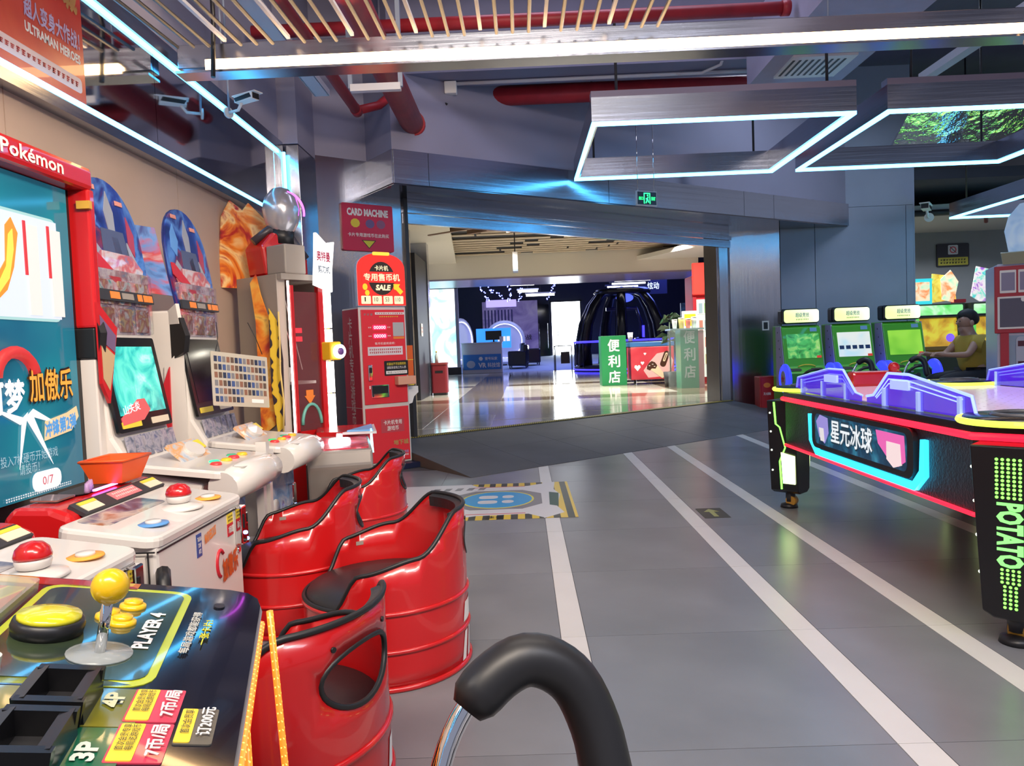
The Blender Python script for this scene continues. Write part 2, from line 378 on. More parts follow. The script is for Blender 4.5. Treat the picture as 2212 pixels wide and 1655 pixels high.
# ceiling of the hall
CEIL = mat('dark ceiling concrete', (.13, .13, .19), .8, var=.15, vscale=1.2)
struct(box('ceiling', -2.3, 10.5, -1.6, 15, 5, 5.15, CEIL))
bmw = struct(box('ceiling_beam', -1.25, 3.2, 7.2, 7.62, 3.75, 5, PAINT))
struct(box('ceiling_beam_far', -2.1, 5.6, 5.0, 5.25, 4.35, 5, PAINT))
struct(box('wall_back_right', 5.8, 10.5, 14.5, 14.7, 0, 5, mat('far grey wall', (.2, .21, .22), .7, var=.1, vscale=1)))
struct(box('ceiling_dark_right', 5.0, 10.5, 11.2, 14.5, 3.35, 3.5, mat('dark navy ceiling', (.035, .04, .06), .7)))
# curved pale ceiling edge above the far machines
struct(prism('ceiling_coving', [(5.85, 12.2), (7.0, 12.0), (8.6, 11.9), (10.4, 12.3), (10.4, 14.5), (5.85, 14.5)], 'z', 3.0, 3.12, mat('pale coving', (.42, .42, .4), .7)))
struct(tube('trim_4', [(5.85, 12.18, 3.0), (7.0, 11.98, 2.98), (8.6, 11.88, 2.98), (10.4, 12.28, 3.0)], .05, DARK, n=6))

# ---------------------------------------------------------------- overhead fittings
def light_bar(y, z, label, x0=-2.0, x1=6.2):
    t = thing('light_bar', label, 'light', (0, y, z), 0, 'steel light bars under the ceiling')
    STB = STEELX
    box('casing', x0, x1, 0, .1, -.005, .135, STB, t, bev=.004)
    for a, b in ((x0+.18, x0+2.9), (x0+2.905, x0+5.6), (x0+5.605, x1)): box('led_strip', a, b, -.035, .0, -.03, .03, LEDW, t)
    box('base_rail', x0, x1, -.036, .1, -.045, -.031, STB, t)
    for x in (x0+.25, x0+3.9, x0+6.0): cyl('hanger', (x, .05, .13), (x, .05, 5-z), .006, GREYW, t, n=6)
    return t
light_bar(4.5, 2.85, 'long steel light bar with warm white led edge crossing below the slats')
# thin slats that hang in front of the bar
sl = thing('slat_canopy', 'row of thin ceiling slats and white battens above the light bar', 'ceiling slats', (0, 4.4, 2.93))
SLATM = mat('bronze slat', (.085, .085, .095), .5); BATT = mat('white batten', (.62, .62, .68), .5)
i = 0; x = -1.95
while x < .9:
    if i % 4 == 3: tube('white_batten', [(x, 0, .03), (x, -3.4, -.12)], .014, BATT, sl, n=4, smooth=False)
    else: tube('slat', [(x, 0, 0), (x, -3.4, -.15)], .011, SLATM, sl, n=6)
    x += .0935; i += 1
for y in (-1.2, -2.6): box('cross_rail', -2.05, 1.0, y-.01, y+.01, .0-.05*(-y/1.2)+.03, .0-.05*(-y/1.2)+.05, DARK, sl)
for x in (-1.8, -.5, .8): cyl('hanger', (x, -2.6, 0), (x, -2.6, 2.05), .005, DARK, sl, n=6)

# led picture frames under the ceiling
def led_frame(name, x0, x1, y0, y1, z, label, h=.2):
    t = thing(name, label, 'light', ((x0+x1)/2, (y0+y1)/2, z), 0, 'rectangular led frames under the ceiling')
    a, b = (x1-x0)/2, (y1-y0)/2; e = .06
    for nm, q in (('side_panel', (-a, a, -b, -b+e)), ('side_panel', (-a, a, b-e, b)), ('side_panel', (-a, -a+e, -b+e, b-e)), ('side_panel', (a-e, a, -b+e, b-e))):
        box(nm, *q, 0, h, STEELX, t)
    for q in ((-a, a, -b, -b+.035), (-a, a, b-.035, b), (-a, -a+.035, -b+.035, b-.035), (a-.035, a, -b+.035, b-.035)): box('led_strip', *q, -.028, 0, LEDB, t)
    for sx in (-.8, .8):
        for sy in (-.95, .95): cyl('hanger', (a*sx, b*sy, h), (a*sx, b*sy, 5-z), .012, DARK, t, n=6)
    box('top_tray', -a, a, -b, -b+.1, h, h+.05, mat('violet grey tray', (.25, .22, .3), .6), t)
    return t
led_frame('led_frame', .64, 2.8, 6.18, 8.22, 2.92, 'square steel frame with blue led edge hanging before the exit sign')
led_frame('led_frame', 3.05, 5.25, 6.18, 8.22, 2.92, 'square steel frame with blue led edge nearer the grey wall')
led_frame('led_frame', 6.3, 8.5, 9.0, 11.0, 2.75, 'small distant blue led frame above the cartoon topper')
fo = tag(pd('mirror_foil', [(5.1, 9.6, 4.05), (9.2, 9.6, 4.05), (9.2, 10.4, 3.5), (5.1, 10.4, 3.5), (5.1, 9.62, 4.08), (9.2, 9.62, 4.08), (9.2, 10.42, 3.53), (5.1, 10.42, 3.53)],
   [(0, 1, 2, 3), (7, 6, 5, 4), (0, 4, 5, 1), (1, 5, 6, 2), (2, 6, 7, 3), (3, 7, 4, 0)], FOIL), 'rippled mirror foil panel tilted under the ceiling', 'mirror')

# pipes, tray, duct, brackets
def pipe(name, p, q, r, label, m=REDPIPE, cat='pipe', coll=True):
    t = thing(name, label, cat, p); d = V(q)-V(p)
    cyl('run', (0, 0, 0), d, r, m, t, n=20)
    if coll: cyl('end_collar', d*.985, d, r*1.12, m, t, n=20)
    return t
pipe('sprinkler_main', (-.98, .5, 3.32), (-.98, 7.35, 3.3), .11, 'thick red pipe that ends in the painted wall above the entrance')
pipe('sprinkler_pipe', (-1.42, .5, 3.3), (-1.4, 6.75, 3.27), .045, 'thin red pipe beside the blue white cable tray')
tube('elbow_run', [(-1.4, 6.72, 3.27), (-1.25, 7.0, 3.4), (-1.1, 7.2, 3.6)], .04, REDPIPE, bpy.data.objects['sprinkler_pipe'], n=10).location = (1.42, -.5, -3.3)
pipe('sprinkler_cross_pipe', (-2.0, 5.85, 3.62), (2.15, 5.85, 3.62), .05, 'red pipe running crosswise just above the long light bar')
pipe('sprinkler_branch', (-.2, 7.85, 3.72), (2.75, 7.85, 3.72), .1, 'thick red pipe leaving the wall over the first led frame')
pipe('sprinkler_drop', (.25, 9.2, 3.32), (3.0, 9.2, 3.32), .035, 'thin red pipe seen through the first led frame')
pipe('cable_conduit', (-.6, 7.45, 3.725), (2.6, 7.45, 3.725), .018, 'thin white conduit along the beam with a junction box', mat('white conduit', (.6, .6, .65), .5), 'conduit')
c = bpy.data.objects['cable_conduit']; box('junction_box', -.07, .05, -.04, .04, -.1, .02, WHITEP, c, bev=.008); tube('loose_cable', [(-.06, 0, -.03), (-.14, 0, -.05), (-.17, 0, -.12), (-.05, 0, -.2)], .012, BLACK, c, n=6)
tube('conduit_bend', [(2.2, 0, 0), (2.45, -.05, -.02), (2.6, -.2, .0), (2.7, -.35, .3)], .016, MATS['white conduit'], c, n=6)
tr = thing('cable_tray', 'blue white flat cable tray beside the red pipes', 'cable tray', (-1.62, 0, 3.3))
box('tray_run', -.06, .06, .4, 6.4, 0, .015, BATT, tr); box('tray_lip', -.065, -.055, .4, 6.4, 0, .05, BATT, tr); box('tray_lip', .055, .065, .4, 6.4, 0, .05, BATT, tr)
br = thing('pipe_bracket', 'u shaped steel bracket that carries the thick red pipe', 'bracket', (-.98, 5.4, 3.0))
bars('cross_bar', [((-.18, 0, 0), (.18, 0, 0))], .05, .05, BATT, br); bars('hanger_leg', [((-.18, 0, 0), (-.18, 0, 1.9))], .03, .03, GREYW, br); bars('hanger_leg', [((.18, 0, 0), (.18, 0, 1.9))], .03, .03, GREYW, br)
dr = thing('vertical_pipe', 'red vertical pipe dropping from the ceiling above the light bar', 'pipe', (2.25, 5.5, 4.05))
cyl('run', (0, 0, -.2), (0, 0, .95), .035, REDPIPE, dr, n=12); cyl('bare_run', (-.16, 0, -.2), (-.16, 0, .95), .05, GREYW, dr, n=12)
du = thing('air_duct', 'boxed violet grey air duct with a slatted white grille', 'duct', (2.62, 0, 3.45))
box('casing', -.42, .42, .4, 7.1, 0, .55, mat('duct paint', (.42, .40, .52), .6, var=.05), du)
gr = box('grille', -.26, .28, 6.35, 6.85, -.02, 0, WHITEP, du)
for k in range(9): box('grille_slot', -.24+.054*k, -.24+.054*k+.02, 6.42, 6.78, -.023, -.019, DARK, gr)
wb = thing('ceiling_batten', 'white violet ceiling batten right of the air duct', 'batten', (3.95, 0, 3.5)); box('run', -.05, .05, 1.0, 7.3, 0, .03, BATT, wb); box('lip', -.05, -.04, 1.0, 7.3, .03, .07, BATT, wb)
pj = thing('ceiling_projector', 'small pale box fitted above the right end of the light bar', 'projector', (3.15, 5.3, 3.5)); box('body', -.12, .12, -.1, .1, 0, .12, GREYW, pj, bev=.02); cyl('stem', (0, 0, .12), (0, 0, 1.5), .02, DARK, pj, n=8)
cc = thing('coiled_cable', 'warm lit curled cable hanging at the right end of the light bar', 'cable', (2.98, 4.42, 2.82))
tube('coil', [(.02*math.sin(k*.9)+.006*k*.35, .02*math.cos(k*.9), -.012*k) for k in range(60)], .005, mat('pale cable', (.55, .45, .35), .5), cc, n=5)
for k, (p, q) in enumerate((((.9, 6.0), (.9, 7.0)), ((2.3, 6.4), (2.9, 5.6)))): pass
bc = thing('black_cable', 'black cable draped over the slats near the mirror band', 'cable', (-1.75, 4.4, 3.2)); tube('run', [(0, 0, -.45), (0, .05, -.1), (.02, 0, .1), (.2, -.2, .15), (.45, -.4, .25), (.7, -.5, .4)], .014, BLACK, bc, n=6)

def cctv(name, loc, rz, label, s=1):
    t = thing(name, label, 'camera', loc, rz)
    prism('body', [(-.04*s, -.035*s), (.04*s, -.035*s), (.045*s, .02*s), (-.045*s, .02*s)], 'y', -.13*s, .1*s, WHITEP, t)
    box('sun_shield', -.05*s, .05*s, -.17*s, .12*s, .02*s, .03*s, WHITEP, t); box('front_window', -.036*s, .036*s, -.136*s, -.13*s, -.03*s, .018*s, BLACK, t)
    prism('dark_side', [(-.12*s, -.02*s), (.08*s, -.03*s), (.1*s, .005*s), (0, .012*s), (-.1*s, .018*s)], 'x', -.047*s, -.044*s, BLACK, t)
    prism('dark_side', [(-.12*s, -.02*s), (.08*s, -.03*s), (.1*s, .005*s), (0, .012*s), (-.1*s, .018*s)], 'x', .041*s, .044*s, BLACK, t)
    tube('arm', [(0, .05*s, -.03*s), (0, .1*s, -.09*s), (0, .22*s, -.09*s)], .014*s, WHITEP, t, n=8); cyl('base', (0, .22*s, -.09*s), (0, .24*s, -.09*s), .05*s, WHITEP, t)
    return t
cctv('security_camera', tuple(at(530, 212, 5.15)), math.radians(62), 'white security camera beside the mirror band', .75)
cyl('ceiling_rod', (0, .165, -.068), (0, .165, 5-at(530, 212, 5.15).z), .008, GREYW, bpy.data.objects['security_camera'], n=6)
cctv('security_camera', tuple(at(2001, 447, 11.0)), math.radians(-35), 'small white security camera right of the grey wall', 1.3)

# exit sign on two rods
xs = thing('exit_sign', 'green lit exit sign hung from two rods before the header', 'sign', tuple(at(1396, 429, 7.75)), math.radians(25))
box('housing', -.125, .125, -.012, .012, -.075, .075, mat('exit housing', (.35, .38, .4), .4), xs); box('panel', -.115, .115, -.014, -.012, -.064, .064, BLACK, xs)
EG = glow('exit green', (.02, 1, .18), 4)
text('lettering', 'EXIT', (.078, -.014, -.002), *F_, .05, .034, EG, xs); text('lettering', '出口', (-.075, -.014, -.002), *F_, .05, .034, EG, xs)
fr = [((-.04, -.06), (-.028, .06)), ((.028, -.06), (.04, .06))]
plate('door_mark', [(-.04, -.055), (-.03, -.055), (-.03, .045), (.03, .045), (.03, -.055), (.04, -.055), (.04, .055), (-.04, .055)], (0, -.014, 0), *F_, .001, EG, xs)
plate('runner_mark', [(-.02, -.05), (-.008, -.05), (.002, -.02), (.015, -.045), (.024, -.04), (.01, 0), (.02, .01), (.014, .018), (0, .005), (-.016, -.002), (-.012, -.012), (-.004, -.01)], (0, -.014, 0), *F_, .001, EG, xs)
plate('runner_head', ell(.009, .009, .008, .03, 10), (0, -.014, 0), *F_, .001, EG, xs)
for sx in (-.1, .1): cyl('rod', (sx, 0, .075), (sx, 0, .9), .004, CHROME, xs, n=6)
# ================================================================ mall corridor behind the entrance
CREAM = mat('polished cream tile', (.46, .41, .32), .11, spec=.6, var=.06, vscale=1.5)
CREAM2 = mat('polished light tile', (.6, .56, .46), .1, spec=.6, var=.06, vscale=1.5)
CREAM3 = mat('polished brown tile', (.20, .15, .10), .07, spec=.6, var=.08, vscale=1.5)
A, B = dia(-1.2, -.06), dia(7, -.06)
cf = struct(prism('floor_corridor', [(A.x, A.y), (B.x, B.y), (12, 27.6), (-6, 27.6), (-6, A.y)], 'z', -.05, RISE-.002, CREAM))
CT = {}
for nm, m in (('a', CREAM), ('b', CREAM2), ('c', CREAM3)):
    o = box('corridor_tile', .002, .798, .002, .798, -.01, 0, m); CT[nm] = o.data; bpy.data.objects.remove(o)
for i in range(-4, 9):
    for j in range(0, 25):
        x, y = i*.8-.4, 7.8+j*.8
        if y > 26.7 or x < -2.0 and y < 15: continue
        if min(((V((x+dx, y+dy, 0))-E0).dot(-N_)) for dx in (0, .8) for dy in (0, .8)) < .07: continue
        kk = 'c' if (j in (6, 12) or (i in (-1, 4) and j > 6)) else ('b' if (i+j) % 5 in (0, 1) else 'a')
        o = bpy.data.objects.new('corridor_tile', CT[kk]); COL.objects.link(o); o.parent = cf; o.location = (x, y, RISE)
STONE = mat('brown grey stone', (.26, .22, .18), .25, var=.3, vscale=3)
cw = struct(box('wall_corridor_left', -2.3, -1.97, 8.2, 13.6, RISE, 3.5, STONE))
struct(prism('wall_corridor_frame', [(-2.3, 13.6), (-1.9, 13.6), (-1.9, 15.2), (-2.3, 15.2)], 'z', RISE, 2.9, mat('dark blue frame', (.03, .035, .05), .4)))
struct(box('trim_5', -2.4, -1.88, 15.2, 15.5, RISE, 3.4, STEEL))
nb = thing('wall_notice', 'small pale notice fixed to the dark frame in the corridor', 'notice', (-1.895, 14.1, 1.5)); box('sheet', 0, .006, -.12, .12, -.12, .12, WHITEP, nb); blocks('print', 4, (.006, 0, 0), Y_, Z_, .16, .14, REDP, nb, rows=2)
# ceiling of the corridor: dark slab, staggered planks, white beam
DKC = mat('corridor dark ceiling', (.035, .035, .04), .7)
A, B = dia(-1.5, -.3), dia(8, -.3)
cc_ = struct(prism('ceiling_corridor', [(A.x, A.y), (B.x, B.y), (12, 19.2), (-4, 19.2), (-4, A.y)], 'z', 3.5, 3.62, DKC))
PLK = mat('pale oak plank', (.62, .52, .38), .45, var=.15, vscale=5); CREAMW = mat('cream plaster', (.8, .77, .68), .7)
rn = random.Random(3)
y = 12.6
while y < 18.9:
    x = -1.9+rn.uniform(0, .5)
    while x < 4.2:
        L = rn.uniform(.8, 2.6)
        if rn.random() < .86: box('ceiling_plank', x, min(x+L, 4.3), y, y+.2, 3.465, 3.485, PLK, cc_)
        x += L+rn.choice((.05, .3, .6))
    y += .36
for k in range(7):
    a = V((-.3+.75*k, 13.2, 3.36)); b = a+V(((-1.4 if k < 4 else .5), 1.0, 0)); bars('ceiling_fin', [(a, b)], .06, .16, mat('brown fin', (.32, .2, .13), .5), cc_)
for k in range(4): bars('ceiling_plank', [((4.35+.16*k, 15.2+.3*k, 3.42), (4.35+.16*k, 18.6, 3.42))], .07, .12, PLK, cc_)
struct(prism('ceiling_cream_edge', [(-2.3, 8.3), (-1.0, 8.5), (-.6, 12.0), (-1.2, 13.0), (-1.6, 19), (-2.3, 19)], 'z', 3.3, 3.38, CREAMW))
struct(prism('ceiling_cream_curve', [(3.0, 19), (3.6, 17.6), (4.3, 16.2), (5.4, 14.8), (7.5, 13.5), (12, 13.5), (12, 19)], 'z', 3.2, 3.3, CREAMW))
bw = struct(box('ceiling_beam_corridor', -4, 4.55, 19, 21, 2.9, 3.5, CREAMW))
struct(box('ceiling_soffit_corridor', -4, 6.2, 18.99, 21.2, 2.86, 2.9, mat('violet soffit', (.3, .26, .4), .25)))
struct(box('wall_corridor_right', 7.6, 7.8, 14.8, 27, RISE, 3.6, mat('dark blue wall', (.03, .04, .09), .5)))
sg = thing('hanging_sign', 'slim pale hanging sign seen edge on below the plank ceiling', 'sign', tuple(at(1113, 565, 15))); box('board', -.05, .05, -.2, .2, -.17, .17, WHITEP, sg); box('foot_cap', -.05, .05, -.2, .2, -.21, -.17, mat('blue grey cap', (.2, .25, .4), .5), sg); cyl('rod', (0, 0, .17), (0, 0, .75), .012, DARK, sg, n=6)
rb = thing('litter_bin', 'tall dark red litter bin by the corridor wall', 'bin', (-1.7, 15.1, RISE)); prism('body', rect(.32, .32, .04), 'z', .05, .62, mat('dark red bin', (.25, .02, .03), .4), rb); box('slot', -.08, .08, -.163, -.16, .45, .5, BLACK, rb); prism('lid', rect(.34, .34, .04), 'z', .62, .66, mat('bin lid', (.3, .05, .05), .3), rb); prism('foot', rect(.28, .28, .03), 'z', 0, .05, DARK, rb)
bo = thing('drink_bottle', 'small bottle with yellow cap standing on the dark red bin', 'bottle', (-1.75, 15.05, RISE+.66)); lathe('body', [(.001, 0), (.035, 0), (.035, .14), (.014, .19), (.014, .21)], mat('bottle clear', (.6, .65, .6), .1), bo, n=12); lathe('cap', [(.001, .21), (.017, .21), (.017, .24), (.001, .24)], YELLOWP, bo, n=10)

# ---------------------------------------------------------------- VR shop at the end
struct(pd('floor_shop', [(-4, 27.6, .16), (12, 27.6, .16), (12, 36, .62), (-4, 36, .62), (-4, 27.6, .19), (12, 27.6, .19), (12, 36, .65), (-4, 36, .65)], [(3, 2, 1, 0), (4, 5, 6, 7), (0, 1, 5, 4), (1, 2, 6, 5), (2, 3, 7, 6), (3, 0, 4, 7)], mat('blue grey carpet', (.2, .25, .34), .9)))
NAVY = mat('navy black wall', (.02, .025, .07), .5)
wb_ = struct(box('wall_back', -5, 12, 36, 36.2, 0, 5, NAVY)); struct(box('wall_shop_left', -5, -4.8, 21, 36, 0, 5, NAVY)); struct(box('wall_shop_right', 11.8, 12, 21, 36, 0, 5, mat('deep blue wall', (.015, .03, .14), .5)))
struct(box('ceiling_shop', -5, 12, 21, 36.2, 4.6, 4.8, BLACKM))
area_lamp('shop_lamp', (0, 30, 4.4), (0, 0, 0), 4, 3, 200, (.45, .5, 1)); area_lamp('shop_lamp', (5, 27.5, 4.4), (0, 0, 0), 4, 3, 480, (.16, .22, 1))
# bright glass door to the daylight
gd = struct(box('window_1', 1.48, 2.88, 35.9, 35.95, .66, 3.2, glow('overexposed daylight', (.9, .96, 1), 9)))
for x in (1.44, 2.9): box('window_frame', x-.05, x+.02, 35.8, 35.96, .66, 3.25, DARK, gd)
cyl('door_handle', (1.75, 35.75, 1.0), (1.75, 35.75, 2.1), .02, CHROME, gd, n=8); box('window_head', 1.4, 2.95, 35.8, 35.96, 3.2, 3.28, DARK, gd)
dk = struct(box('door_1', .75, 1.35, 35.7, 35.8, .65, 3.1, mat('black glass door', (.01, .012, .02), .08))); cyl('door_handle', (.85, 35.62, 1.0), (.85, 35.62, 2.2), .02, CHROME, dk, n=8); cyl('door_handle', (1.25, 35.62, 1.0), (1.25, 35.62, 2.2), .02, CHROME, dk, n=8)
# lightbox poster wall
lb = thing('lightbox', 'tall glowing pale blue lightbox at the corridor end', 'lightbox', (-2.99, 27.0, RISE))
LBX = ramp_mat('glowing blue white poster', [(.2, (.12, .62, 1)), (.42, (.3, .85, 1)), (.52, (1, 1, 1)), (1, (1, 1, 1))], .9, 3, 1.5, es=2.6)
box('panel', -.6, .6, 0, .06, .28, 3.12, LBX, lb); box('base', -.66, .72, -.02, .3, 0, .26, DARK, lb); box('post', .6, .72, -.02, .12, .26, 3.2, mat('pale post', (.5, .55, .65), .3), lb); box('post', -.66, -.6, -.02, .12, .26, 3.2, DARK, lb); box('head', -.66, .72, -.02, .2, 3.12, 3.3, DARK, lb)
# reception counter
vc = thing('reception_counter', 'white counter with blue front that reads VR', 'counter', (-1.49, 27.3, RISE))
box('body', -.74, .74, 0, .6, 0, 1.1, mat('counter white', (.62, .62, .64), .4), vc, bev=.01); box('top', -.76, .76, -.03, .62, 1.1, 1.14, mat('counter top', (.7, .7, .72), .3), vc)
BLUEP = mat('blue print', (.03, .22, .62), .4); box('blue_panel', -.7, .7, -.012, 0, .14, .7, BLUEP, vc)
text('lettering', 'VR', (.0, -.012, .3), *F_, .3, .18, WHITEP, vc, bold=.04); text('lettering', '科技馆', (.42, -.012, .3), *F_, .46, .18, WHITEP, vc, bold=.03); text('lettering', '壹号玩家', (.33, -.012, .54), *F_, .46, .12, WHITEP, vc, bold=.03)
plate('emblem', ell(.08, .08, -.05, .54, 6), (0, -.012, 0), *F_, .002, WHITEP, vc); plate('mascot_patch', ell(.16, .14, -.42, .34, 12), (0, -.012, 0), *F_, .002, mat('pale grey print', (.5, .55, .65), .5), vc)
mo = thing('counter_monitor', 'dark monitor seen from behind on the white counter', 'monitor', (-1.05, 27.6, RISE+1.14)); box('panel', -.3, .3, 0, .05, .08, .42, BLACK, mo); cyl('stand', (0, .03, 0), (0, .03, .2), .03, BLACK, mo, n=8); box('foot', -.12, .12, -.06, .1, 0, .012, BLACK, mo)
sp = thing('small_sign', 'small white price sign beside the dark monitor', 'sign', (-.76, 27.5, RISE+1.14)); box('sheet', -.07, .07, 0, .01, .02, .2, WHITEP, sp); box('foot', -.06, .06, -.03, .04, 0, .02, WHITEP, sp)
# armchairs
def armchair(loc, rz, label):
    t = thing('armchair', label, 'chair', loc, rz, 'black armchairs in the shop')
    LE = mat('black leather', (.012, .012, .016), .25)
    box('seat', -.3, .3, -.35, .3, .2, .48, LE, t, bev=.04); box('backrest', -.36, .36, .22, .42, .2, .92, LE, t, bev=.06)
    for s in (-1, 1): box('armrest', min(s*.3, s*.42), max(s*.3, s*.42), -.36, .38, .1, .68, LE, t, bev=.05)
    for x in (-.34, .34):
        for y in (-.3, .34): cyl('leg', (x, y, 0), (x, y, .12), .025, DARK, t, n=8)
armchair((-.18, 29.2, .28), math.radians(-95), 'black leather armchair close beside the white counter')
armchair((.34, 30.4, .35), math.radians(95), 'black leather armchair with its back to the dark door')
# egg shaped vr pods with blue inside
BLG = glow('deep blue glow', (.03, .02, 1), 2.2)
def pod(c, s, rz, label):
    t = thing('vr_pod', label, 'vr pod', c, rz, 'egg shaped vr pods')
    lathe('shell', [(.001, -.35*s), (.5*s, -.3*s), (.8*s, -.1*s), (.86*s, .1*s), (.74*s, .14*s), (.66*s, .05*s)], mat('pod white', (.55, .55, .6), .3), t, n=28, ax='y', c=(0, 0, .9*s)).scale = (1, -1, 1)
    plate('lining', ell(.68*s, .68*s, 0, .9*s), (0, .06, 0), *F_, .02, BLG, t); tube('led_ring', [(x, -.12*s, z) for x, z in ell(.72*s, .72*s, 0, .9*s, 28)], .025*s, glow('pod ring led', (.5, .5, 1), 3), t, n=6, closed=True)
    lathe('pedestal', [(.4*s, 0), (.3*s, .1), (.2*s, .2*s)], WHITEP, t, n=20)
pod((-.75, 32.5, .45), 1.05, 0, 'white egg pod with blue lining behind the blue screen')
pod((-2.7, 32.0, .42), 1.15, math.radians(62), 'white egg pod turned sideways behind the counter')
tv = thing('large_screen', 'blue menu screen standing behind the white counter', 'screen', (-1.05, 31.0, .38)); box('panel', -.85, .6, 0, .06, .72, 1.55, ramp_mat('blue menu screen', [(0, (.02, .16, .75)), (.6, (.03, .25, .9)), (1, (.1, .45, 1))], 1, 1, 0, es=1.2), tv); box('stand', -.3, .1, 0, .1, 0, .72, BLACK, tv); box('base', -.5, .4, -.2, .3, 0, .04, BLACK, tv)
for k in range(3): box('menu_tile', .05+.18*k, .19+.18*k, -.008, 0, 1.0, 1.2, glow('menu tile', (.9, .8, .8), 1), tv)
pw = thing('poster_wall', 'pale violet printed wall panel behind the pods', 'poster', (-.15, 35.6, .62)); box('sheet', -1.7, .95, 0, .1, .0, 2.7, ramp_mat('violet print', [(.3, (.12, .08, .3)), (.55, (.3, .24, .48)), (.75, (.42, .36, .52))], 1.2, 5, 1, es=.25), pw); text('lettering', '枪战', (.35, -.01, .95), *F_, .55, .26, BLACK, pw)
for k in range(9): box('stripe', -1.6+.16*k, -1.53+.16*k, -.004, 0, 1.2, 2.3, mat('violet stripe', (.06, .05, .2), .5), pw)
lp = thing('ceiling_light_box', 'violet glowing light box hanging before the violet wall', 'light', (-.85, 34.5, 3.0)); box('box', -.75, .65, -.1, .1, 0, .32, glow('violet light', (.45, .38, 1), 1.3), lp); bars('hanger', [((-.5, 0, .3), (-.5, 0, 1.7)), ((.5, 0, .3), (.5, 0, 1.7))], .02, .02, DARK, lp)
# tube lights
FLU = glow('fluorescent tube', (1, .97, .9), 7)
for k, (px, py, yy, L, lab) in enumerate(((1183, 607, 24, 1.0, 'upper right'), (1167, 637, 29, 1.1, 'lowest'), (1140, 629, 30, .8, 'small left'), (1128, 614, 25, .8, 'upper left'))):
    t = thing('tube_light', 'white tube light over the shop entrance, '+lab+' one of the left cluster', 'light', tuple(at(px, py, yy)), 0, 'tube lights in the shop'); cyl('tube', (-L/2, 0, 0), (L/2, 0, 0), .045, FLU, t, n=10); box('casing', -L/2-.04, L/2+.04, -.06, .06, .045, .1, WHITEP, t); bars('hanger', [((0, 0, .1), (0, 0, 4.6-at(px, py, yy).z))], .02, .02, DARK, t)
for k, (px, py, yy, L) in enumerate(((1382, 595, 23, 1.2), (1366, 605, 25, 1.2), (1358, 612, 27, 1.2), (1345, 619, 29.5, 1.2))):
    t = thing('tube_light', 'white tube light above the black dome, number '+('one', 'two', 'three', 'four')[k]+' from the front', 'light', tuple(at(px, py, yy)), 0, 'tube lights in the shop'); cyl('tube', (-L/2, 0, 0), (L/2, 0, 0), .03, FLU, t, n=10); box('casing', -L/2-.1, L/2+.1, -.07, .07, .03, .09, DARK, t); bars('hanger', [((0, 0, .09), (0, 0, 4.6-at(px, py, yy).z))], .02, .02, DARK, t)
BULB = glow('blue bulb', (.12, .15, 1), 14)
for k, pts in enumerate((((1025, 612), (1040, 625), (1048, 640), (1056, 650)), ((1055, 612), (1060, 628), (1075, 632), (1090, 646)), ((1085, 606), (1100, 622), (1102, 640), (1098, 652)), ((1126, 620), (1125, 636), (1120, 652)), ((1200, 612), (1190, 630), (1180, 648)))):
    t = thing('string_light', ('blue string light nearest the lightbox', 'blue string light with a sagging middle', 'blue string light hooking down beside the tubes', 'short blue string light under the small tube', 'blue string light nearest the bright door')[k], 'string light', tuple(at(*pts[0], 26)), 0, 'blue string lights')
    base = at(*pts[0], 26); W = [at(*p, 26)-base for p in pts]; tube('drop_wire', [(0, 0, 0), (0, 0, 4.6-base.z)], .006, DARK, t, n=4); tube('wire', W, .006, DARK, t, n=4)
    bm = bmesh.new()
    for a, b in zip(W[:-1], W[1:]):
        for q in range(7):
            p = a.lerp(b, q/7)+V((rn.uniform(-.05, .05), 0, rn.uniform(-.05, .05))); bmesh.ops.create_icosphere(bm, subdivisions=1, radius=.022, matrix=Matrix.Translation(p))
    from_bm('bulbs', bm, BULB, t)['kind'] = 'stuff'
# black dome ride with blue rails
dm = thing('vr_dome', 'black arched dome ride on a round base with blue glowing rail', 'ride', (3.55, 26.0, RISE))
lathe('base', [(.001, 0), (1.75, 0), (1.75, .12), (1.6, .2), (.001, .2)], DARK, dm, n=40); BLR = glow('blue rail glow', (.05, .04, 1), 2.5)
tube('base_led', [(1.76*math.cos(a*math.pi/20), 1.76*math.sin(a*math.pi/20), .06) for a in range(40)], .03, BLR, dm, n=6, closed=True)
ARC = mat('dome black shell', (.012, .012, .02), .22)
for a in (-100, -160, -38, 30, 110, 170):
    ca, sa = math.cos(math.radians(a)), math.sin(math.radians(a)); P = [(1.5, .2), (1.48, .9), (1.36, 1.6), (1.1, 2.2), (.8, 2.6), (.4, 2.75)]
    tube('arch', [(r*ca, r*sa, z) for r, z in P], [.26, .22, .2, .18, .15, .12], ARC, dm, n=10)
lathe('crown', [(.001, 2.6), (.9, 2.58), (1.0, 2.68), (.9, 2.8), (.001, 2.85)], ARC, dm, n=32); ball('crown_lamp', (0, -.6, 2.45), .3, glow('crown blue', (.08, .12, 1), 1.6), dm, sz=.5)
tube('hand_rail', [(1.72*math.cos(math.radians(a)), 1.72*math.sin(math.radians(a)), 1.0) for a in range(-190, 11, 10)], .035, BLR, dm, n=8)
for a in range(-190, 11, 40): cyl('rail_post', (1.72*math.cos(math.radians(a)), 1.72*math.sin(math.radians(a)), .15), (1.72*math.cos(math.radians(a)), 1.72*math.sin(math.radians(a)), 1.0), .025, DARK, dm, n=8)
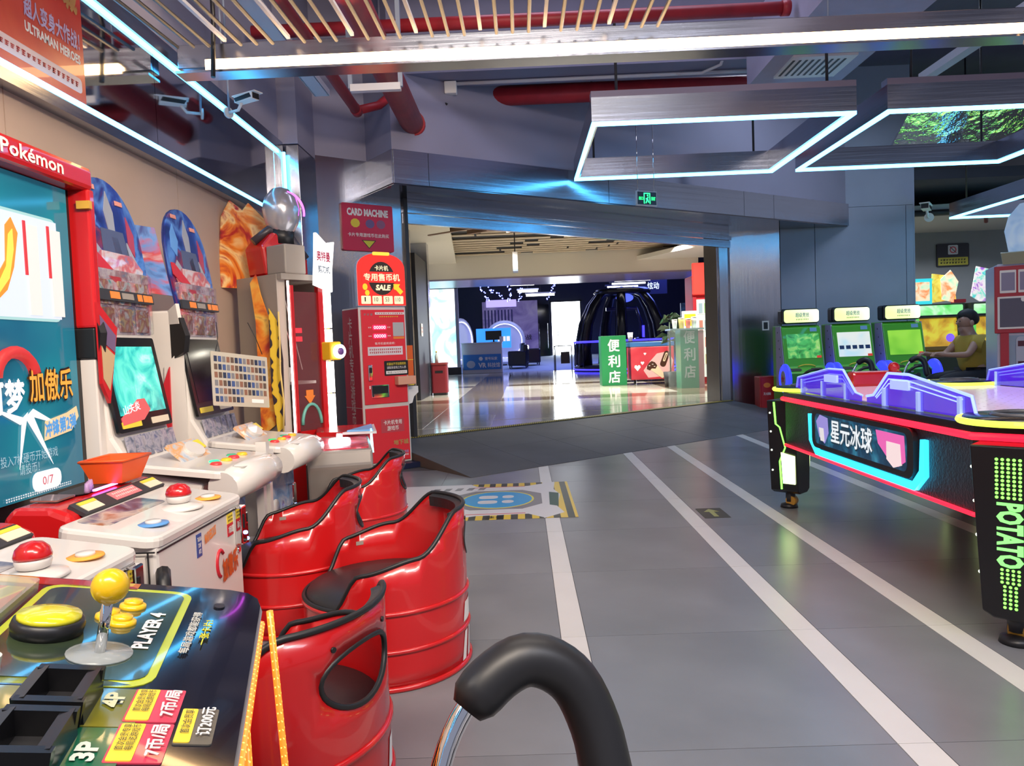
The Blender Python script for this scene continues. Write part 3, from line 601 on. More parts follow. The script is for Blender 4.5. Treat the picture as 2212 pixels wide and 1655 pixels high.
tube('inner_arm', [(.55, -.2, .4), (.6, -.2, 1.6), (.45, -.2, 2.1), (-.6, -.2, 2.1)], .07, mat('blue black arm', (.02, .02, .1), .2), dm, n=8); box('seat', .35, .75, -.4, 0, .2, 1.1, ARC, dm, bev=.08); tube('arm_led', [(.66, -.28, .5), (.66, -.28, 1.5)], .04, BLR, dm, n=6)
rg = thing('metal_barrier', 'thin black metal barrier beside the black dome', 'barrier', (1.1, 24.9, RISE)); bars('rail', [((0, 0, 0), (0, 0, .9)), ((.55, 0, 0), (.55, 0, .9)), ((0, 0, .9), (.55, 0, .9)), ((0, .8, 0), (0, .8, .9)), ((0, 0, .9), (0, .8, .9))], .03, .03, DARK, rg); box('panel', .2, .5, .3, .34, .3, .7, mat('barrier board', (.08, .07, .07), .5), rg)
kk = thing('kiosk_screen', 'tall dark kiosk screen with blue edge near the right wall', 'kiosk', (5.75, 25.4, RISE)); box('panel', -.3, .3, 0, .1, .5, 2.2, ramp_mat('kiosk picture', [(.4, (.01, .02, .05)), (.7, (.03, .08, .2)), (1, (.1, .3, .6))], 3, 4, 1, es=.5), kk); box('base', -.35, .35, -.1, .2, 0, .5, DARK, kk); box('led_edge', .36, .56, .05, .1, .3, 2.25, BLR, kk); prism('led_tip', [(-.1, 2.3), (.25, 2.3), (.08, 2.85)], 'y', .02, .08, BLR, kk)
text('lettering', '炫动', (0, 0, 0), *F_, .42, .26, glow('sign white', (.7, .8, 1), 1.4), tag(box('wall_sign_board', -.5, .5, .0, .05, -.3, .3, NAVY), 'small white lit lettering sign on the dark wall beyond the dome', 'sign')).parent.location = at(1411, 617, 27)

# ---------------------------------------------------------------- convenience stand
GRN = mat('green print', (.015, .23, .07), .4)
gc = thing('green_counter', 'green counter with white characters standing left of the freezer', 'counter', (1.98, 16.1, RISE)); box('body', -.27, .27, 0, .5, 0, 1.08, GRN, gc, bev=.005)
for k, ch in enumerate('便利店'): text('lettering', ch, (.0, 0, .87-.34*k), *F_, .26, .27, WHITEP, gc, bold=.03)
fz = thing('ice_cream_freezer', 'red printed ice cream chest freezer beside the green counter', 'freezer', (2.82, 16.15, RISE))
REDI = ramp_mat('freezer red print', [(.3, (.5, .02, .04)), (.6, (.62, .06, .08)), (.8, (.75, .4, .35))], 1.6, 2, .5)
box('body', -.47, .47, 0, .6, .1, .82, REDI, fz, bev=.015); box('lid_frame', -.48, .48, -.01, .61, .82, .92, mat('blue lid', (.05, .16, .4), .3), fz, bev=.01); box('glass_lid', -.42, .42, .04, .56, .9, .925, mat('lid glass', (.1, .2, .3), .05), fz)
for sx in (-.38, .38): cyl('wheel', (sx-.02, .1, .05), (sx+.02, .1, .05), .05, BLACK, fz, n=12)
CHOC = mat('chocolate print', (.06, .02, .01), .4); VAN = mat('vanilla print', (.75, .62, .4), .4); PINKP = mat('pale pink print', (.75, .45, .42), .5)
plate('cream_patch', [(-.2, .3), (-.05, .5), (.1, .66), (.35, .7), (.45, .5), (.4, .3), (.2, .16), (-.1, .14)], (0, 0, 0), *F_, .0015, PINKP, fz); plate('bar_coat', rect(.13, .36, .06, .05, .6), (0, -.002, 0), (1, 0, -.4), (.4, 0, 1), .002, CHOC, fz); plate('bar_core', rect(.05, .2, .024, .045, .64), (0, -.004, 0), (1, 0, -.4), (.4, 0, 1), .002, VAN, fz); plate('bar_gap', rect(.016, .14, .008, .045, .64), (0, -.006, 0), (1, 0, -.4), (.4, 0, 1), .002, CHOC, fz)
plate('cone', [(-.1, .35), (.1, .42), (.28, .16), (.2, .12)], (0, -.004, 0), *F_, .002, VAN, fz); plate('cone_top', [(-.12, .4), (-.13, .33), (-.06, .3), (-.02, .34), (.06, .33), (.1, .4), (.05, .47), (-.02, .5), (-.08, .46)], (0, -.006, 0), *F_, .002, CHOC, fz)
for hx, hz in ((-.07, .4), (.0, .43), (.04, .38)): plate('cone_cream', rect(.035, .012, .005, hx, hz), (0, -.008, 0), *F_, .002, WHITEP, fz)
for hx, hz, s in ((-.33, .36, .07), (-.22, .46, .04), (-.16, .66, .03)): plate('heart', [(hx, hz-s), (hx+s, hz+s*.2), (hx+s*.8, hz+s*.8), (hx+s*.3, hz+s*.9), (hx, hz+s*.5), (hx-s*.3, hz+s*.9), (hx-s*.8, hz+s*.8), (hx-s, hz+s*.2)], (0, -.002, 0), *F_, .002, WHITEP, fz)
wh = thing('stand_shelf', 'dark blue stand table behind the ice cream freezer', 'table', (2.6, 17.3, RISE)); box('top', -.5, .9, 0, .5, .85, .95, NAVY, wh)
for sx in (-.45, .85): box('leg', sx-.03, sx+.03, .1, .4, 0, .85, NAVY, wh)
cp = thing('paper_cup', 'white paper cup standing on the dark stand table', 'cup', (2.55, 17.5, RISE+.95)); lathe('body', [(.001, 0), (.05, 0), (.065, .2)], WHITEP, cp, n=14); lathe('rim', [(.065, .195), (.07, .2), (.065, .205)], WHITEP, cp, n=14)
g2 = thing('reflected_counter', 'glass fronted green counter that stands in for a reflection of the other counter', 'counter', (3.2, 14.2, RISE)); GRN2 = mat('reflected green print', (.05, .32, .17), .2)  # mirror image of the green counter in a glass door, built solid
box('body', -.17, .17, .04, .5, 0, 1.12, GRN2, g2); box('glass_panel', -.42, .26, 0, .015, 0, 1.12, mat('counter glass', (.6, .7, .7), .05, alpha=.16), g2); box('pink_edge', .17, .27, .03, .45, 0, 1.1, mat('pink edge', (.5, .2, .22), .3), g2); box('top', -.36, .28, .02, .55, 1.12, 1.15, mat('counter glass top', (.3, .4, .4), .1), g2)
for k, ch in enumerate('便利店'): text('lettering', ch, (.0, .04, .98-.33*k), *F_, .22, .25, mat('pale green print', (.5, .62, .58), .4), g2, bold=.03)
for k, (dx, dy, w_, h_, c_, lab) in enumerate(((-.24, .2, .1, .16, (.8, .75, .7), 'white snack tub at the left end of the glass counter'), (-.1, .25, .11, .19, (.8, .6, .2), 'yellow white snack tub second on the glass counter'), (.02, .2, .1, .17, (.75, .2, .15), 'red and white snack tub on the glass counter'), (.14, .24, .1, .2, (.75, .75, .65), 'pale snack tub at the right end of the glass counter'))):
    t = thing('snack_tub', lab, 'snack', (3.2+dx, 14.2+dy, RISE+1.15), 0, 'snacks on the glass counter'); lathe('tub', [(.001, 0), (w_*.4, 0), (w_*.5, h_*.8), (w_*.5, h_)], mat('tub%d' % k, c_, .4), t, n=14); lathe('lid', [(.001, h_), (w_*.53, h_), (w_*.5, h_+.02), (.001, h_+.02)], WHITEP, t, n=14)
yb = thing('snack_box', 'yellow and white box behind the snack tubs', 'box', (3.3, 14.62, RISE+1.15)); box('carton', -.14, .14, -.05, .05, 0, .34, WHITEP, yb); box('front_print', -.11, .11, -.052, -.05, .05, .28, YELLOWP, yb)
fg = thing('drinks_fridge', 'tall red drinks fridge with a glass door behind the snacks', 'fridge', (3.95, 15.4, RISE)); REDF = mat('fridge red', (.45, .03, .04), .3); box('cabinet', -.4, .4, .03, .7, 0, 2.25, REDF, fg, bev=.02); box('header', -.4, .4, -.05, .03, 1.85, 2.5, glow('fridge red light', (1, .06, .04), 1.3), fg, bev=.02); box('door', -.33, .36, -.02, .03, .15, 1.75, glow('fridge interior light', (.85, .92, .78), .75), fg); box('door_frame', -.4, -.33, -.03, .03, .1, 1.8, REDF, fg)
for r in range(4):
    box('shelf', -.33, .36, -.03, -.02, .4+.35*r, .42+.35*r, WHITEP, fg)
    for c_ in range(6): box('bottle', -.28+.11*c_, -.21+.11*c_, -.035, -.022, .42+.35*r, .62+.35*r, mat('bt%d' % ((r*5+c_) % 4), ((.3, .5, .2), (.6, .5, .2), (.5, .2, .15), (.3, .4, .45))[(r*5+c_) % 4], .3), fg)
pl = thing('leafy_plant', 'dark leafy plant between the fridge and the glass counter', 'plant', (2.98, 15.0, RISE))
lathe('pot', [(.001, 0), (.12, 0), (.15, .3), (.13, .3)], DARK, pl, n=16); LEAF = mat('dark leaf', (.02, .06, .025), .4); rn2 = random.Random(5)
cyl('stem', (0, 0, .25), (0, 0, 1.3), .015, LEAF, pl, n=6)
for k in range(26):
    a = rn2.uniform(0, 6.28); z = rn2.uniform(.9, 1.45); L = rn2.uniform(.2, .38); d = V((math.cos(a), math.sin(a), 0)); s = V((-d.y, d.x, 0)); b = V((0, 0, z)); tip = b+d*L+V((0, 0, -.05)); mid = b+d*L*.5+V((0, 0, .06))
    pd('leaf', [b, mid+s*.05, tip, mid-s*.05], [(0, 1, 2), (0, 2, 3)], LEAF, pl)
# ================================================================ machines along the left wall (local x runs along the wall, local y into it)
LW = math.pi/2
def art(name, cols, sc=5, es=0, seed=0, rough=.3, kind='noise', dist=1.5):
    n = len(cols); return ramp_mat(name, [(.28+.44*k/(n-1), c) for k, c in enumerate(cols)], sc, 4, dist, rough, es, kind=kind, coat=.3, stretch=(1+seed*.13, 1, 1+seed*.07))
BLUEART = art('blue hero poster print', [(.006, .008, .08), (.01, .02, .16), (.02, .05, .3), (.08, .2, .55), (.015, .03, .2), (.2, .02, .06), (.008, .01, .1)], 4.5, .1, dist=.6)
REDART = art('fiery poster print', [(.1, .01, .02), (.5, .03, .02), (.85, .25, .03), (.9, .6, .25), (.5, .04, .03), (.06, .01, .02)], 4, .1)
CARDART = art('card print', [(.05, .08, .2), (.35, .3, .4), (.6, .55, .6), (.3, .12, .15), (.1, .2, .35), (.65, .5, .2)], 16)
GLOWTEAL = ramp_mat('teal game screen', [(.3, (.01, .12, .14)), (.45, (.03, .4, .38)), (.6, (.12, .62, .5)), (.75, (.5, .8, .65))], 6, 5, 2, .1, es=.85)
NAVYP = mat('navy print', (.02, .03, .16), .35)
STICKY = mat('sticker yellow', (.85, .65, .05), .4); STICKO = mat('sticker orange', (.85, .25, .04), .4)

# ---- big portrait screen machine with red frame
sm = thing('screen_machine', 'tall teal screen in a red frame on the left wall, nearest the camera', 'arcade machine', (-1.72, 2.385, 0), LW)
X0, X1 = -.75, .52                                        # along the wall
SCRN = ramp_mat('teal blue screen', [(0, (.008, .05, .10)), (.4, (.01, .09, .17)), (.7, (.015, .22, .28)), (1, (.05, .42, .42))], 1.3, 2, .4, .08, es=.45)
box('backing', X0, X1, .02, .35, .5, 1.84, mat('black bezel', (.008, .008, .01), .15), sm)
box('screen', X0+.03, X1-.05, .012, .02, .64, 1.77, SCRN, sm)
box('top_frame', X0, X1+.02, -.06, .3, 1.775, 1.865, RED, sm, bev=.018); box('side_frame', X1-.022, X1+.022, -.06, .3, 1.24, 1.78, RED, sm, bev=.01)
box('side_frame_foot', X1-.022, X1+.022, -.05, .3, 1.12, 1.24, BLACK, sm, bev=.006); box('side_post', X1-.012, X1+.026, -.04, .3, .5, 1.12, WHITE, sm, bev=.006)
box('gold_clip', X1-.04, X1-.018, -.07, -.02, 1.7, 1.73, mat('gold clip', (.6, .35, .05), .4), sm)
text('lettering', 'Pokémon', (.18, -.062, 1.822), *F_, .33, .05, WHITEP, sm, bold=.02)
box('card_scene', X0+.1, .39, .008, .012, 1.27, 1.63, glow('pale screen card', (.72, .8, .95), .85), sm); plate('card_rim', rect(.78, .38, .03, 0, 1.45), (0, .011, 0), *F_, .002, glow('mint rim', (.5, .85, .85), .6), sm)
for x, z0, z1 in ((.2, 1.36, 1.63), (.33, 1.36, 1.63)):
    box('red_post', x, x+.012, .004, .008, 1.42, z1-.02, glow('screen red', (.8, .05, .06), .7), sm); box('white_board', x+.012, x+.075, .004, .008, 1.28, z1-.03, glow('screen white', (.82, .84, .8), .8), sm)
plate('flame_shape', [(.02, 1.3), (.1, 1.36), (.14, 1.44), (.17, 1.56), (.14, 1.61), (.11, 1.58), (.1, 1.46), (.02, 1.36)], (0, .008, 0), *F_, .003, glow('flame orange', (1, .3, .03), .9), sm)
plate('flame_core', [(.05, 1.34), (.11, 1.4), (.14, 1.5), (.14, 1.57), (.12, 1.55), (.1, 1.44), (.05, 1.37)], (0, .005, 0), *F_, .003, glow('flame yellow', (1, .75, .1), .9), sm)
OUTW = glow('screen outline white', (.9, .9, .92), .9); SBLK = mat('screen black', (.01, .01, .012), .3)
text('lettering', '宝可梦', (.0, .006, 1.0), *F_, .3, .12, OUTW, sm, bold=.05); text('lettering', '加傲乐', (.29, .004, 1.03), *F_, .26, .13, SBLK, sm, bold=.09, base=.001); text('lettering', '加傲乐', (.29, .002, 1.03), *F_, .245, .115, glow('logo orange', (1, .38, .05), .95), sm, bold=.02, base=.003)
tube('logo_arc', [(.11+.1*math.cos(math.radians(a)), .006, 1.06+.09*math.sin(math.radians(a))) for a in range(10, 190, 15)], .022, glow('logo red', (.75, .04, .04), .7), sm, n=6)
for a, b in (((.13, .9), (-.02, .97)), ((.14, .92), (.1, .75)), ((.16, .92), (.28, .74)), ((.17, .93), (.33, .88))): plate('white_ray', [(a[0]-.012, a[1]), (a[0]+.02, a[1]+.02), b], (0, .008, 0), *F_, .002, OUTW, sm)
plate('banner_shape', [(.24, .83), (.4, .85), (.45, .9), (.44, .94), (.38, .92), (.25, .9)], (0, .008, 0), *F_, .002, glow('banner peach', (.95, .65, .35), .8), sm); text('lettering', '冲锋第2弹', (.335, .005, .878), (1, 0, .12), (0, 0, 1), .19, .06, glow('banner blue', (.1, .35, .75), .8), sm, bold=.05)
text('lettering', '投入7枚硬币开始游戏\n请投币！', (.16, .008, .765), *F_, .3, .075, glow('screen pale text', (.4, .62, .72), .7), sm, bold=0)
plate('coin_counter', rect(.16, .07, .03, .24, .69), (0, .008, 0), *F_, .002, OUTW, sm); text('lettering', '0/7', (.24, .005, .69), *F_, .06, .03, glow('counter red', (.8, .1, .15), .6), sm, bold=0)
blocks('fine_print', 30, (.2, .008, .655), X_, Z_, .36, .016, OUTW, sm, rows=2)
box('speaker_board', X0, X1+.02, -.12, .3, .28, .5, mat('brown black board', (.035, .025, .02), .5), sm); lathe('speaker_cone', [(.001, 0), (.08, 0), (.1, .012), (.11, 0)], mat('brown cone', (.09, .05, .03), .6), sm, c=(.3, -.125, .4), ax='y')
box('plinth', X0, X1, -.05, .36, 0, .28, DARK, sm)

# ---- white player consoles in front of it
def console(y, label):
    t = thing('player_console', label, 'game console', (-1.07, y, 0), LW, 'white consoles with red balls')
    w = .325
    prism('body', [(.0, .02), (.0, .565), (.012, .59), (.27, .63), (.29, .6), (.29, .02)], 'x', -w+.01, w-.01, WHITE, t, bev=.012)
    v2 = V((0, 1, .15)).normalized(); o = V((0, .0, .59))
    plate('top_shell', rect(w*2+.015, .30, .045, 0, .145), o+V((0, 0, -.025)), X_, v2, .03, WHITE, t, bev=.012)
    box('side_panel', -w-.001, -w+.012, .03, .26, .05, .54, mat('console side', (.62, .58, .54), .35), t); bars('seam', [((-w-.002, .0, .555), (-w-.002, .28, .555))], .004, .004, BLACK, t); bars('seam', [((-w+.01, -.002, .552), (w-.01, -.002, .552))], .004, .004, BLACK, t); bars('seam', [((-w-.002, .02, .02), (-w-.002, .02, .555))], .004, .004, BLACK, t)
    prism('red_shell', [(.29, .02), (.29, .6), (.3, .645), (.36, .67), (.48, .675), (.51, .64), (.51, .02)], 'x', -w+.1, w+.04, RED, t, bev=.02)
    lv = V((0, .06, .035)).normalized(); lo = V((.07, .285, .632))
    plate('label_strip', rect(.5, .06, .004, 0, .03), lo, X_, lv, .012, DARK, t)
    for x in (-.18, .2): plate('warning_label', rect(.09, .045, 0, x, .03), lo, X_, lv, .014, mat('pale label', (.75, .68, .5), .5), t); plate('label_band', rect(.09, .013, 0, x, .045), lo, X_, lv, .0155, STICKY, t)
    plate('pink_label', rect(.16, .042, 0, .02, .03), lo, X_, lv, .014, mat('pink label', (.75, .2, .22), .5), t); blocks('label_print', 12, lo+X_*.02+lv*.03, X_, lv, .14, .03, WHITEP, t, rows=2, base=.0155)
    a = V((.07, .36, .676)); v = V((0, 1, .03)).normalized()
    plate('tray_window', rect(.2, .09, .04, -.02, .06), a, X_, v, .003, DARK, t); plate('light_bar', rect(.14, .012, .005, .02, .01), a, X_, v, .006, glow('violet bar', (.75, .2, 1), 5), t)
    plate('clear_cover', rect(.1, .09, .01, -.17, .07), a, X_, v, .005, mat('smoked cover', (.25, .12, .1), .08), t); plate('clear_cover', rect(.08, .08, .01, .17, .08), a, X_, v, .005, MATS['smoked cover'], t)
    for k in range(5): cyl('clear_peg', (-.01+.02*k, .375+.008*k, .678), (-.01+.02*k, .375+.008*k, .71), .009, mat('violet clear', (.6, .4, .7), .1, alpha=.5), t, n=8, r2=.005)
    plate('top_print', rect(.36, .1, .02, -.08, .22), o, X_, v2, .007, art('console print', [(.02, .03, .06), (.1, .12, .2), (.5, .45, .4), (.3, .12, .05)], 7), t)
    bc = o+X_*.045+v2*.1
    lathe('stick_base', [(.001, 0), (.075, 0), (.072, .008), (.045, .014), (.03, .02)], WHITE, t, c=bc); lathe('ball_cup', [(.02, 0), (.036, .008), (.04, .022), (.038, .03)], WHITE, t, c=bc+Z_*.016); lathe('ball_cap', [(.04, 0), (.041, .006), (.036, .022), (.024, .034), (.001, .04)], RED, t, c=bc+Z_*.046)
    for x, c_, nm in ((-.19, (.1, .3, .65), 'blue'), (.2, (.9, .4, .05), 'orange')):
        q = o+X_*x+v2*.07
        lathe('button_ring', [(.001, 0), (.045, 0), (.043, .005), (.001, .005)], mat(nm+' ring print', c_, .4), t, c=q+Z_*.006); lathe('button_cap', [(.001, 0), (.024, 0), (.022, .009), (.001, .01)], WHITE, t, c=q+Z_*.01)
    text('lettering', 'MARVELOUS', (.1, -.001, .573), *F_, .09, .012, mat('red grey print', (.45, .1, .12), .5), t)
    plate('badge', rect(.036, .075, 0, -.045, .5), (0, 0, 0), *F_, .002, mat('navy badge', (.03, .08, .3), .4), t); text('lettering', 'MARVELOUS', (.04, -.002, .515), (1, 0, .15), (0, 0, 1), .09, .035, STICKO, t, bold=.04); text('lettering', 'TAKARA\nTOMY\nARTS', (-.045, -.002, .5), *F_, .03, .055, WHITEP, t)
    plate('price_sticker', rect(.05, .035, 0, .21, .53), (0, 0, 0), *F_, .002, STICKY, t); plate('price_sticker', rect(.05, .045, 0, .21, .49), (0, 0, 0), *F_, .002, REDP, t); text('lettering', '7币/局', (.21, -.002, .49), *F_, .042, .026, WHITEP, t); blocks('sticker_print', 4, (.21, -.002, .53), X_, Z_, .042, .025, DARK, t, rows=2)
    box('coin_mech', .25, .3, -.028, 0, .42, .56, CHROME, t, bev=.006); box('coin_slot', .262, .272, -.031, -.027, .48, .53, BLACK, t); ball('coin_lamp', (.28, -.03, .46), .007, glow('blue lamp', (.2, .3, 1), 8), t, n=8)
    text('lettering', '加傲乐', (.19, -.002, .37), (1, 0, .1), (0, 0, 1), .14, .085, mat('logo red print', (.6, .1, .02), .4), t, bold=.07); tube('logo_arc', [(.11+.03*math.cos(math.radians(q)), -.001, .395+.045*math.sin(math.radians(q))) for q in range(40, 270, 20)], .007, REDP, t, n=6); cyl('lock', (.27, -.008, .4), (.27, 0, .4), .01, CHROME, t, n=12)
    tube('floor_cable', [(-w+.0, -.02, .5), (-w-.04, -.04, .48), (-w-.06, -.05, .4), (-w-.06, -.04, .2), (-w-.05, 0, .02)], .02, BLACK, t, n=8)
    return t
c1 = console(2.4, 'white console with red ball and coin slot, standing behind the near black panel')
dup(c1, (-1.07, 1.66, 0), LW, 'white console with red ball partly hidden by the near black panel')
ot = thing('coin_tray', 'orange plastic tray standing on the red console shell', 'tray', (-1.46, 2.6, .682), LW)
OR = mat('orange plastic', (.85, .1, .012), .4); bw_, tw, hh = .065, .095, .08
vs = [(-bw_, -bw_*.8, 0), (bw_, -bw_*.8, 0), (bw_, bw_*.8, 0), (-bw_, bw_*.8, 0), (-tw, -tw*.8, hh), (tw, -tw*.8, hh), (tw, tw*.8, hh), (-tw, tw*.8, hh)]
o = pd('tub', vs, [(3, 2, 1, 0), (0, 1, 5, 4), (1, 2, 6, 5), (2, 3, 7, 6), (3, 0, 4, 7)], OR, ot); md = o.modifiers.new('solid', 'SOLIDIFY'); md.thickness = .004
tube('rim', [vs[4], vs[5], vs[6], vs[7]], .005, OR, ot, n=6, closed=True)

# ---- two white card machines with arched toppers
def card_machine(y, label, lit, sheet):
    t = thing('card_machine', label, 'arcade machine', (-1.16, y, 0), LW, 'white card machines')
    w = .235
    # lower cabinet, console shelf and screen tower
    prism('cabinet', [(.18, 0), (.17, .52), (.14, .6), (.42, .66), (.5, .8), (.56, 1.35), (.9, 1.35), (.9, 0)], 'x', -w, w, WHITE, t, bev=.012)
    box('front_panel', -w+.03, w-.005, .155, .172, .08, .5, art('blue front print', [(.05, .12, .3), (.2, .35, .6), (.5, .55, .65), (.15, .1, .3)], 6), t)
    tube('console_roll', [(-w-.03, .05, .585), (-w*.3, .02, .6), (w*.3, .02, .6), (w+.03, .05, .585)], [.065, .072, .072, .065], WHITE, t, n=16)
    plate('console_top', rect(2*w+.08, .4, .05, 0, .2), (0, .03, .62), X_, (0, 1, .12), .03, WHITE, t, bev=.01)
    pf = V((0, .08, .652)); pv = V((0, 1, .12)).normalized()
    plate('control_print', rect(.36, .14, .03, 0, .06), pf, X_, pv, .003, art('control print', [(.3, .3, .35), (.6, .55, .55), (.75, .45, .35), (.3, .45, .5)], 8), t)
    for x, c_, g in ((-.13, (.7, .05, .05), 0), (-.075, (.03, .9, .25), 2.2 if lit else .1), (-.02, (.85, .5, .03), 0), (.06, (.75, .04, .05), 0), (.11, (.05, .45, .25), 0), (.155, (.85, .5, .03), 0)):
        lathe('button', [(.001, 0), (.024, 0), (.024, .006), (.018, .013), (.001, .014)], glow('button green lit', (.03, .9, .25), 2.2) if g > 1 else mat('button %.2f%.2f' % c_[:2], c_, .3), t, n=16, c=pf+V((x, .05+(.03 if abs(x) in (.075, .11) else 0), .008)))
    for x in (-.13, .12): plate('card_dent', rect(.12, .05, .024, x, -.02), pf+V((0, -.04, .004)), X_, pv, .004, mat('clear dent', (.55, .55, .52), .12), t)
    plate('scanner_board', rect(.26, .12, .01), (.0, .3, .7), X_, (0, .75, .66), .012, art('scanner print', [(.1, .25, .55), (.5, .55, .6), (.75, .35, .1), (.6, .6, .6)], 9), t); plate('scanner_disc', ell(.07, .042), (.02, .29, .706), X_, (0, .75, .66), .016, WHITE, t); plate('scanner_label', rect(.05, .05, 0, .1, .01), (0, .296, .71), X_, (0, .75, .66), .014, STICKY, t)
    # card row, screen, poster window
    fo_, fv = V((0, .447, .69)), V((0, .12, .55)).normalized()
    for k in range(6): plate('card', rect(.05, .095), fo_+X_*(-.175+.07*k)+fv*.06, X_, fv, .01, art('dark card print%d' % (k % 3), [(.06, .08, .14), (.2, .22, .3), (.4, .38, .45), (.12, .14, .25)], 20, seed=k % 3), t)
    so, sv = V((0, .489, .84)), V((0, .1, .56)).normalized()
    plate('screen_bezel', rect(.45, .40, .012, 0, .17), so, X_, sv, .014, mat('screen bezel black', (.01, .01, .012), .15), t); plate('screen', rect(.38, .29, 0, 0, .185), so, X_, sv, .016, GLOWTEAL if lit else mat('screen off', (.012, .012, .02), .08), t)
    for x in (-.12, .12): plate('screen_label', rect(.15, .028, .004, x, .0), so, X_, sv, .017, STICKY if x < 0 else mat('cream label', (.75, .65, .5), .5), t)
    if lit: plate('screen_flash', [(-.19, .03), (-.04, .1), (.02, .1), (.05, .05), (-.02, .01), (-.19, .0)], so, X_, sv, .018, glow('screen red flash', (.8, .12, .12), .8), t); text('lettering', '山夫炎', so+X_*-.1+sv*.07+V((0, -.018, 0)), (1, 0, .12), sv, .13, .04, OUTW, t)
    plate('window_back', rect(.44, .27, .01, 0, .14), (0, .555, 1.215), X_, Z_, .012, CARDART, t)
    for k in range(3):
        for r in range(2): plate('sample_card', rect(.1, .1, .006), (-.14+.14*k, .541, 1.28+.115*r), X_, Z_, .006, art('sample card%d' % ((k+r) % 4), [(.1, .12, .3), (.6, .5, .3), (.35, .1, .12), (.6, .6, .65), (.12, .35, .4)], 14, seed=(k+r) % 4), t)
    plate('acrylic_cover', rect(.45, .27, .02, 0, .14), (0, .535, 1.215), X_, Z_, .004, GLASS, t)
    # topper: arched board with a bent wing at its near side
    arch = [(-.225, 0), (.225, 0), (.24, .16)]+[(.235*math.cos(math.radians(a)), .27+.25*math.sin(math.radians(a))) for a in range(0, 181, 12)]+[(-.24, .16)]
    tv_ = V((0, .14, 1)).normalized()
    plate('topper_board', arch, (0, .55, 1.37), X_, tv_, .012, BLUEART, t); plate('topper_edge', [(a*1.02, b*1.012-.004) for a, b in arch], (0, .556, 1.37), X_, tv_, .008, NAVYP, t)
    plate('topper_badge', [(-.12, .03), (.12, .03), (.2, .14), (.12, .2), (-.12, .2), (-.2, .14)], (0, .536, 1.37), X_, tv_, .004, art('badge print', [(.35, .4, .55), (.6, .55, .6), (.55, .1, .1), (.2, .22, .4)], 9), t)
    SIL = mat('silver print', (.42, .44, .5), .3, .3)
    for pts_, m_ in (([(.0, .47), (.03, .38), (.02, .3), (-.03, .3), (-.04, .38)], SIL), ([(-.09, .3), (.08, .3), (.1, .2), (.05, .12), (-.04, .12), (-.1, .2)], mat('charcoal print', (.08, .1, .2), .35)), ([(-.14, .43), (-.11, .34), (-.15, .26), (-.2, .3), (-.18, .38)], mat('sky print', (.12, .32, .75), .4)), ([(.13, .38), (.17, .3), (.15, .2), (.11, .24)], mat('wine print', (.4, .05, .1), .4)), ([(-.16, .24), (-.03, .12), (-.08, .1), (-.2, .2)], SIL), ([(.1, .26), (.19, .12), (.14, .1), (.08, .2)], SIL), ([(-.02, .27), (.03, .27), (.05, .15), (.0, .15)], REDP)):
        plate('topper_shard', pts_, (.01, .537, 1.37), X_, tv_, .003, m_, t)
    for x, z in ((-.1, .47), (.1, .43)): plate('name_tag', rect(.055, .02, 0, x, z), (0, .536, 1.37), X_, tv_, .004, mat('tag pink', (.7, .3, .25), .5), t)
    plate('topper_stripe', [(-.23, .22), (-.2, .22), (-.02, .1), (.0, .06), (-.06, .07), (-.23, .16)], (0, .534, 1.37), X_, tv_, .004, REDP, t)
    plate('topper_title_bar', rect(.44, .045, .004, 0, .02), (0, .53, 1.36), X_, tv_, .01, DARK, t); plate('title_mark', rect(.07, .03, 0, -.1, .02), (0, .529, 1.36), X_, tv_, .012, STICKO, t); plate('title_mark', rect(.09, .026, 0, .0, .02), (0, .529, 1.36), X_, tv_, .012, GREY, t)
    for x in (.1, .15, .19): plate('title_mark', rect(.035, .03, 0, x, .02), (0, .529, 1.36), X_, tv_, .012, STICKO, t)
    plate('topper_wing', [(0, 0), (.13, .02), (.15, .36), (.02, .34)], (-.24, .56, 1.42), V((-.35, .93, 0)), tv_, .008, art('wing print', [(.02, .03, .2), (.1, .25, .6), (.5, .05, .06), (.5, .5, .55)], 5), t)
    plate('side_fin', [(.0, .0), (.06, .0), (.12, .5), (.1, .95), (.0, 1.05)], (-w-.012, .52, .12), Y_, Z_, .012, WHITE, t, bev=.004); plate('side_stripe', [(.08, .45), (.13, .5), (.11, .85), (.07, .95)], (-w-.022, .52, .12), Y_, Z_, .012, REDP, t); plate('side_stripe', [(.01, .1), (.05, .05), (.08, .3), (.04, .6), (.0, .5)], (-w-.02, .56, .1), Y_, Z_, .012, mat('blue stripe', (.04, .12, .5), .4), t)
    plate('scan_arm', [(0, 0), (.1, -.04), (.13, .06), (.12, .15), (.02, .17), (-.02, .08)], (-w-.05, .5, 1.14), V((.5, .86, 0)), Z_, .03, BLACK, t, bev=.006); plate('scan_arm_cap', [(0, .0), (.08, .0), (.1, .06), (.02, .1)], (-w-.04, .52, 1.28), V((.5, .86, 0)), Z_, .02, WHITE, t)
    cm = box('coin_mech', .12, .175, .125, .155, .2, .4, CHROME, t, bev=.006); ball('coin_lamp', (.15, .122, .28), .008, MATS['blue lamp'], t, n=8); lathe('speaker_disc', [(.001, 0), (.06, 0), (.06, .01), (.001, .012)], WHITE, t, c=(-.1, .15, .3), ax='y')
    return t
card_machine(3.17, 'white card machine with lit teal screen and arched blue topper', True, False)
card_machine(3.9, 'white card machine with dark screen under the hanging card sheet', False, True)
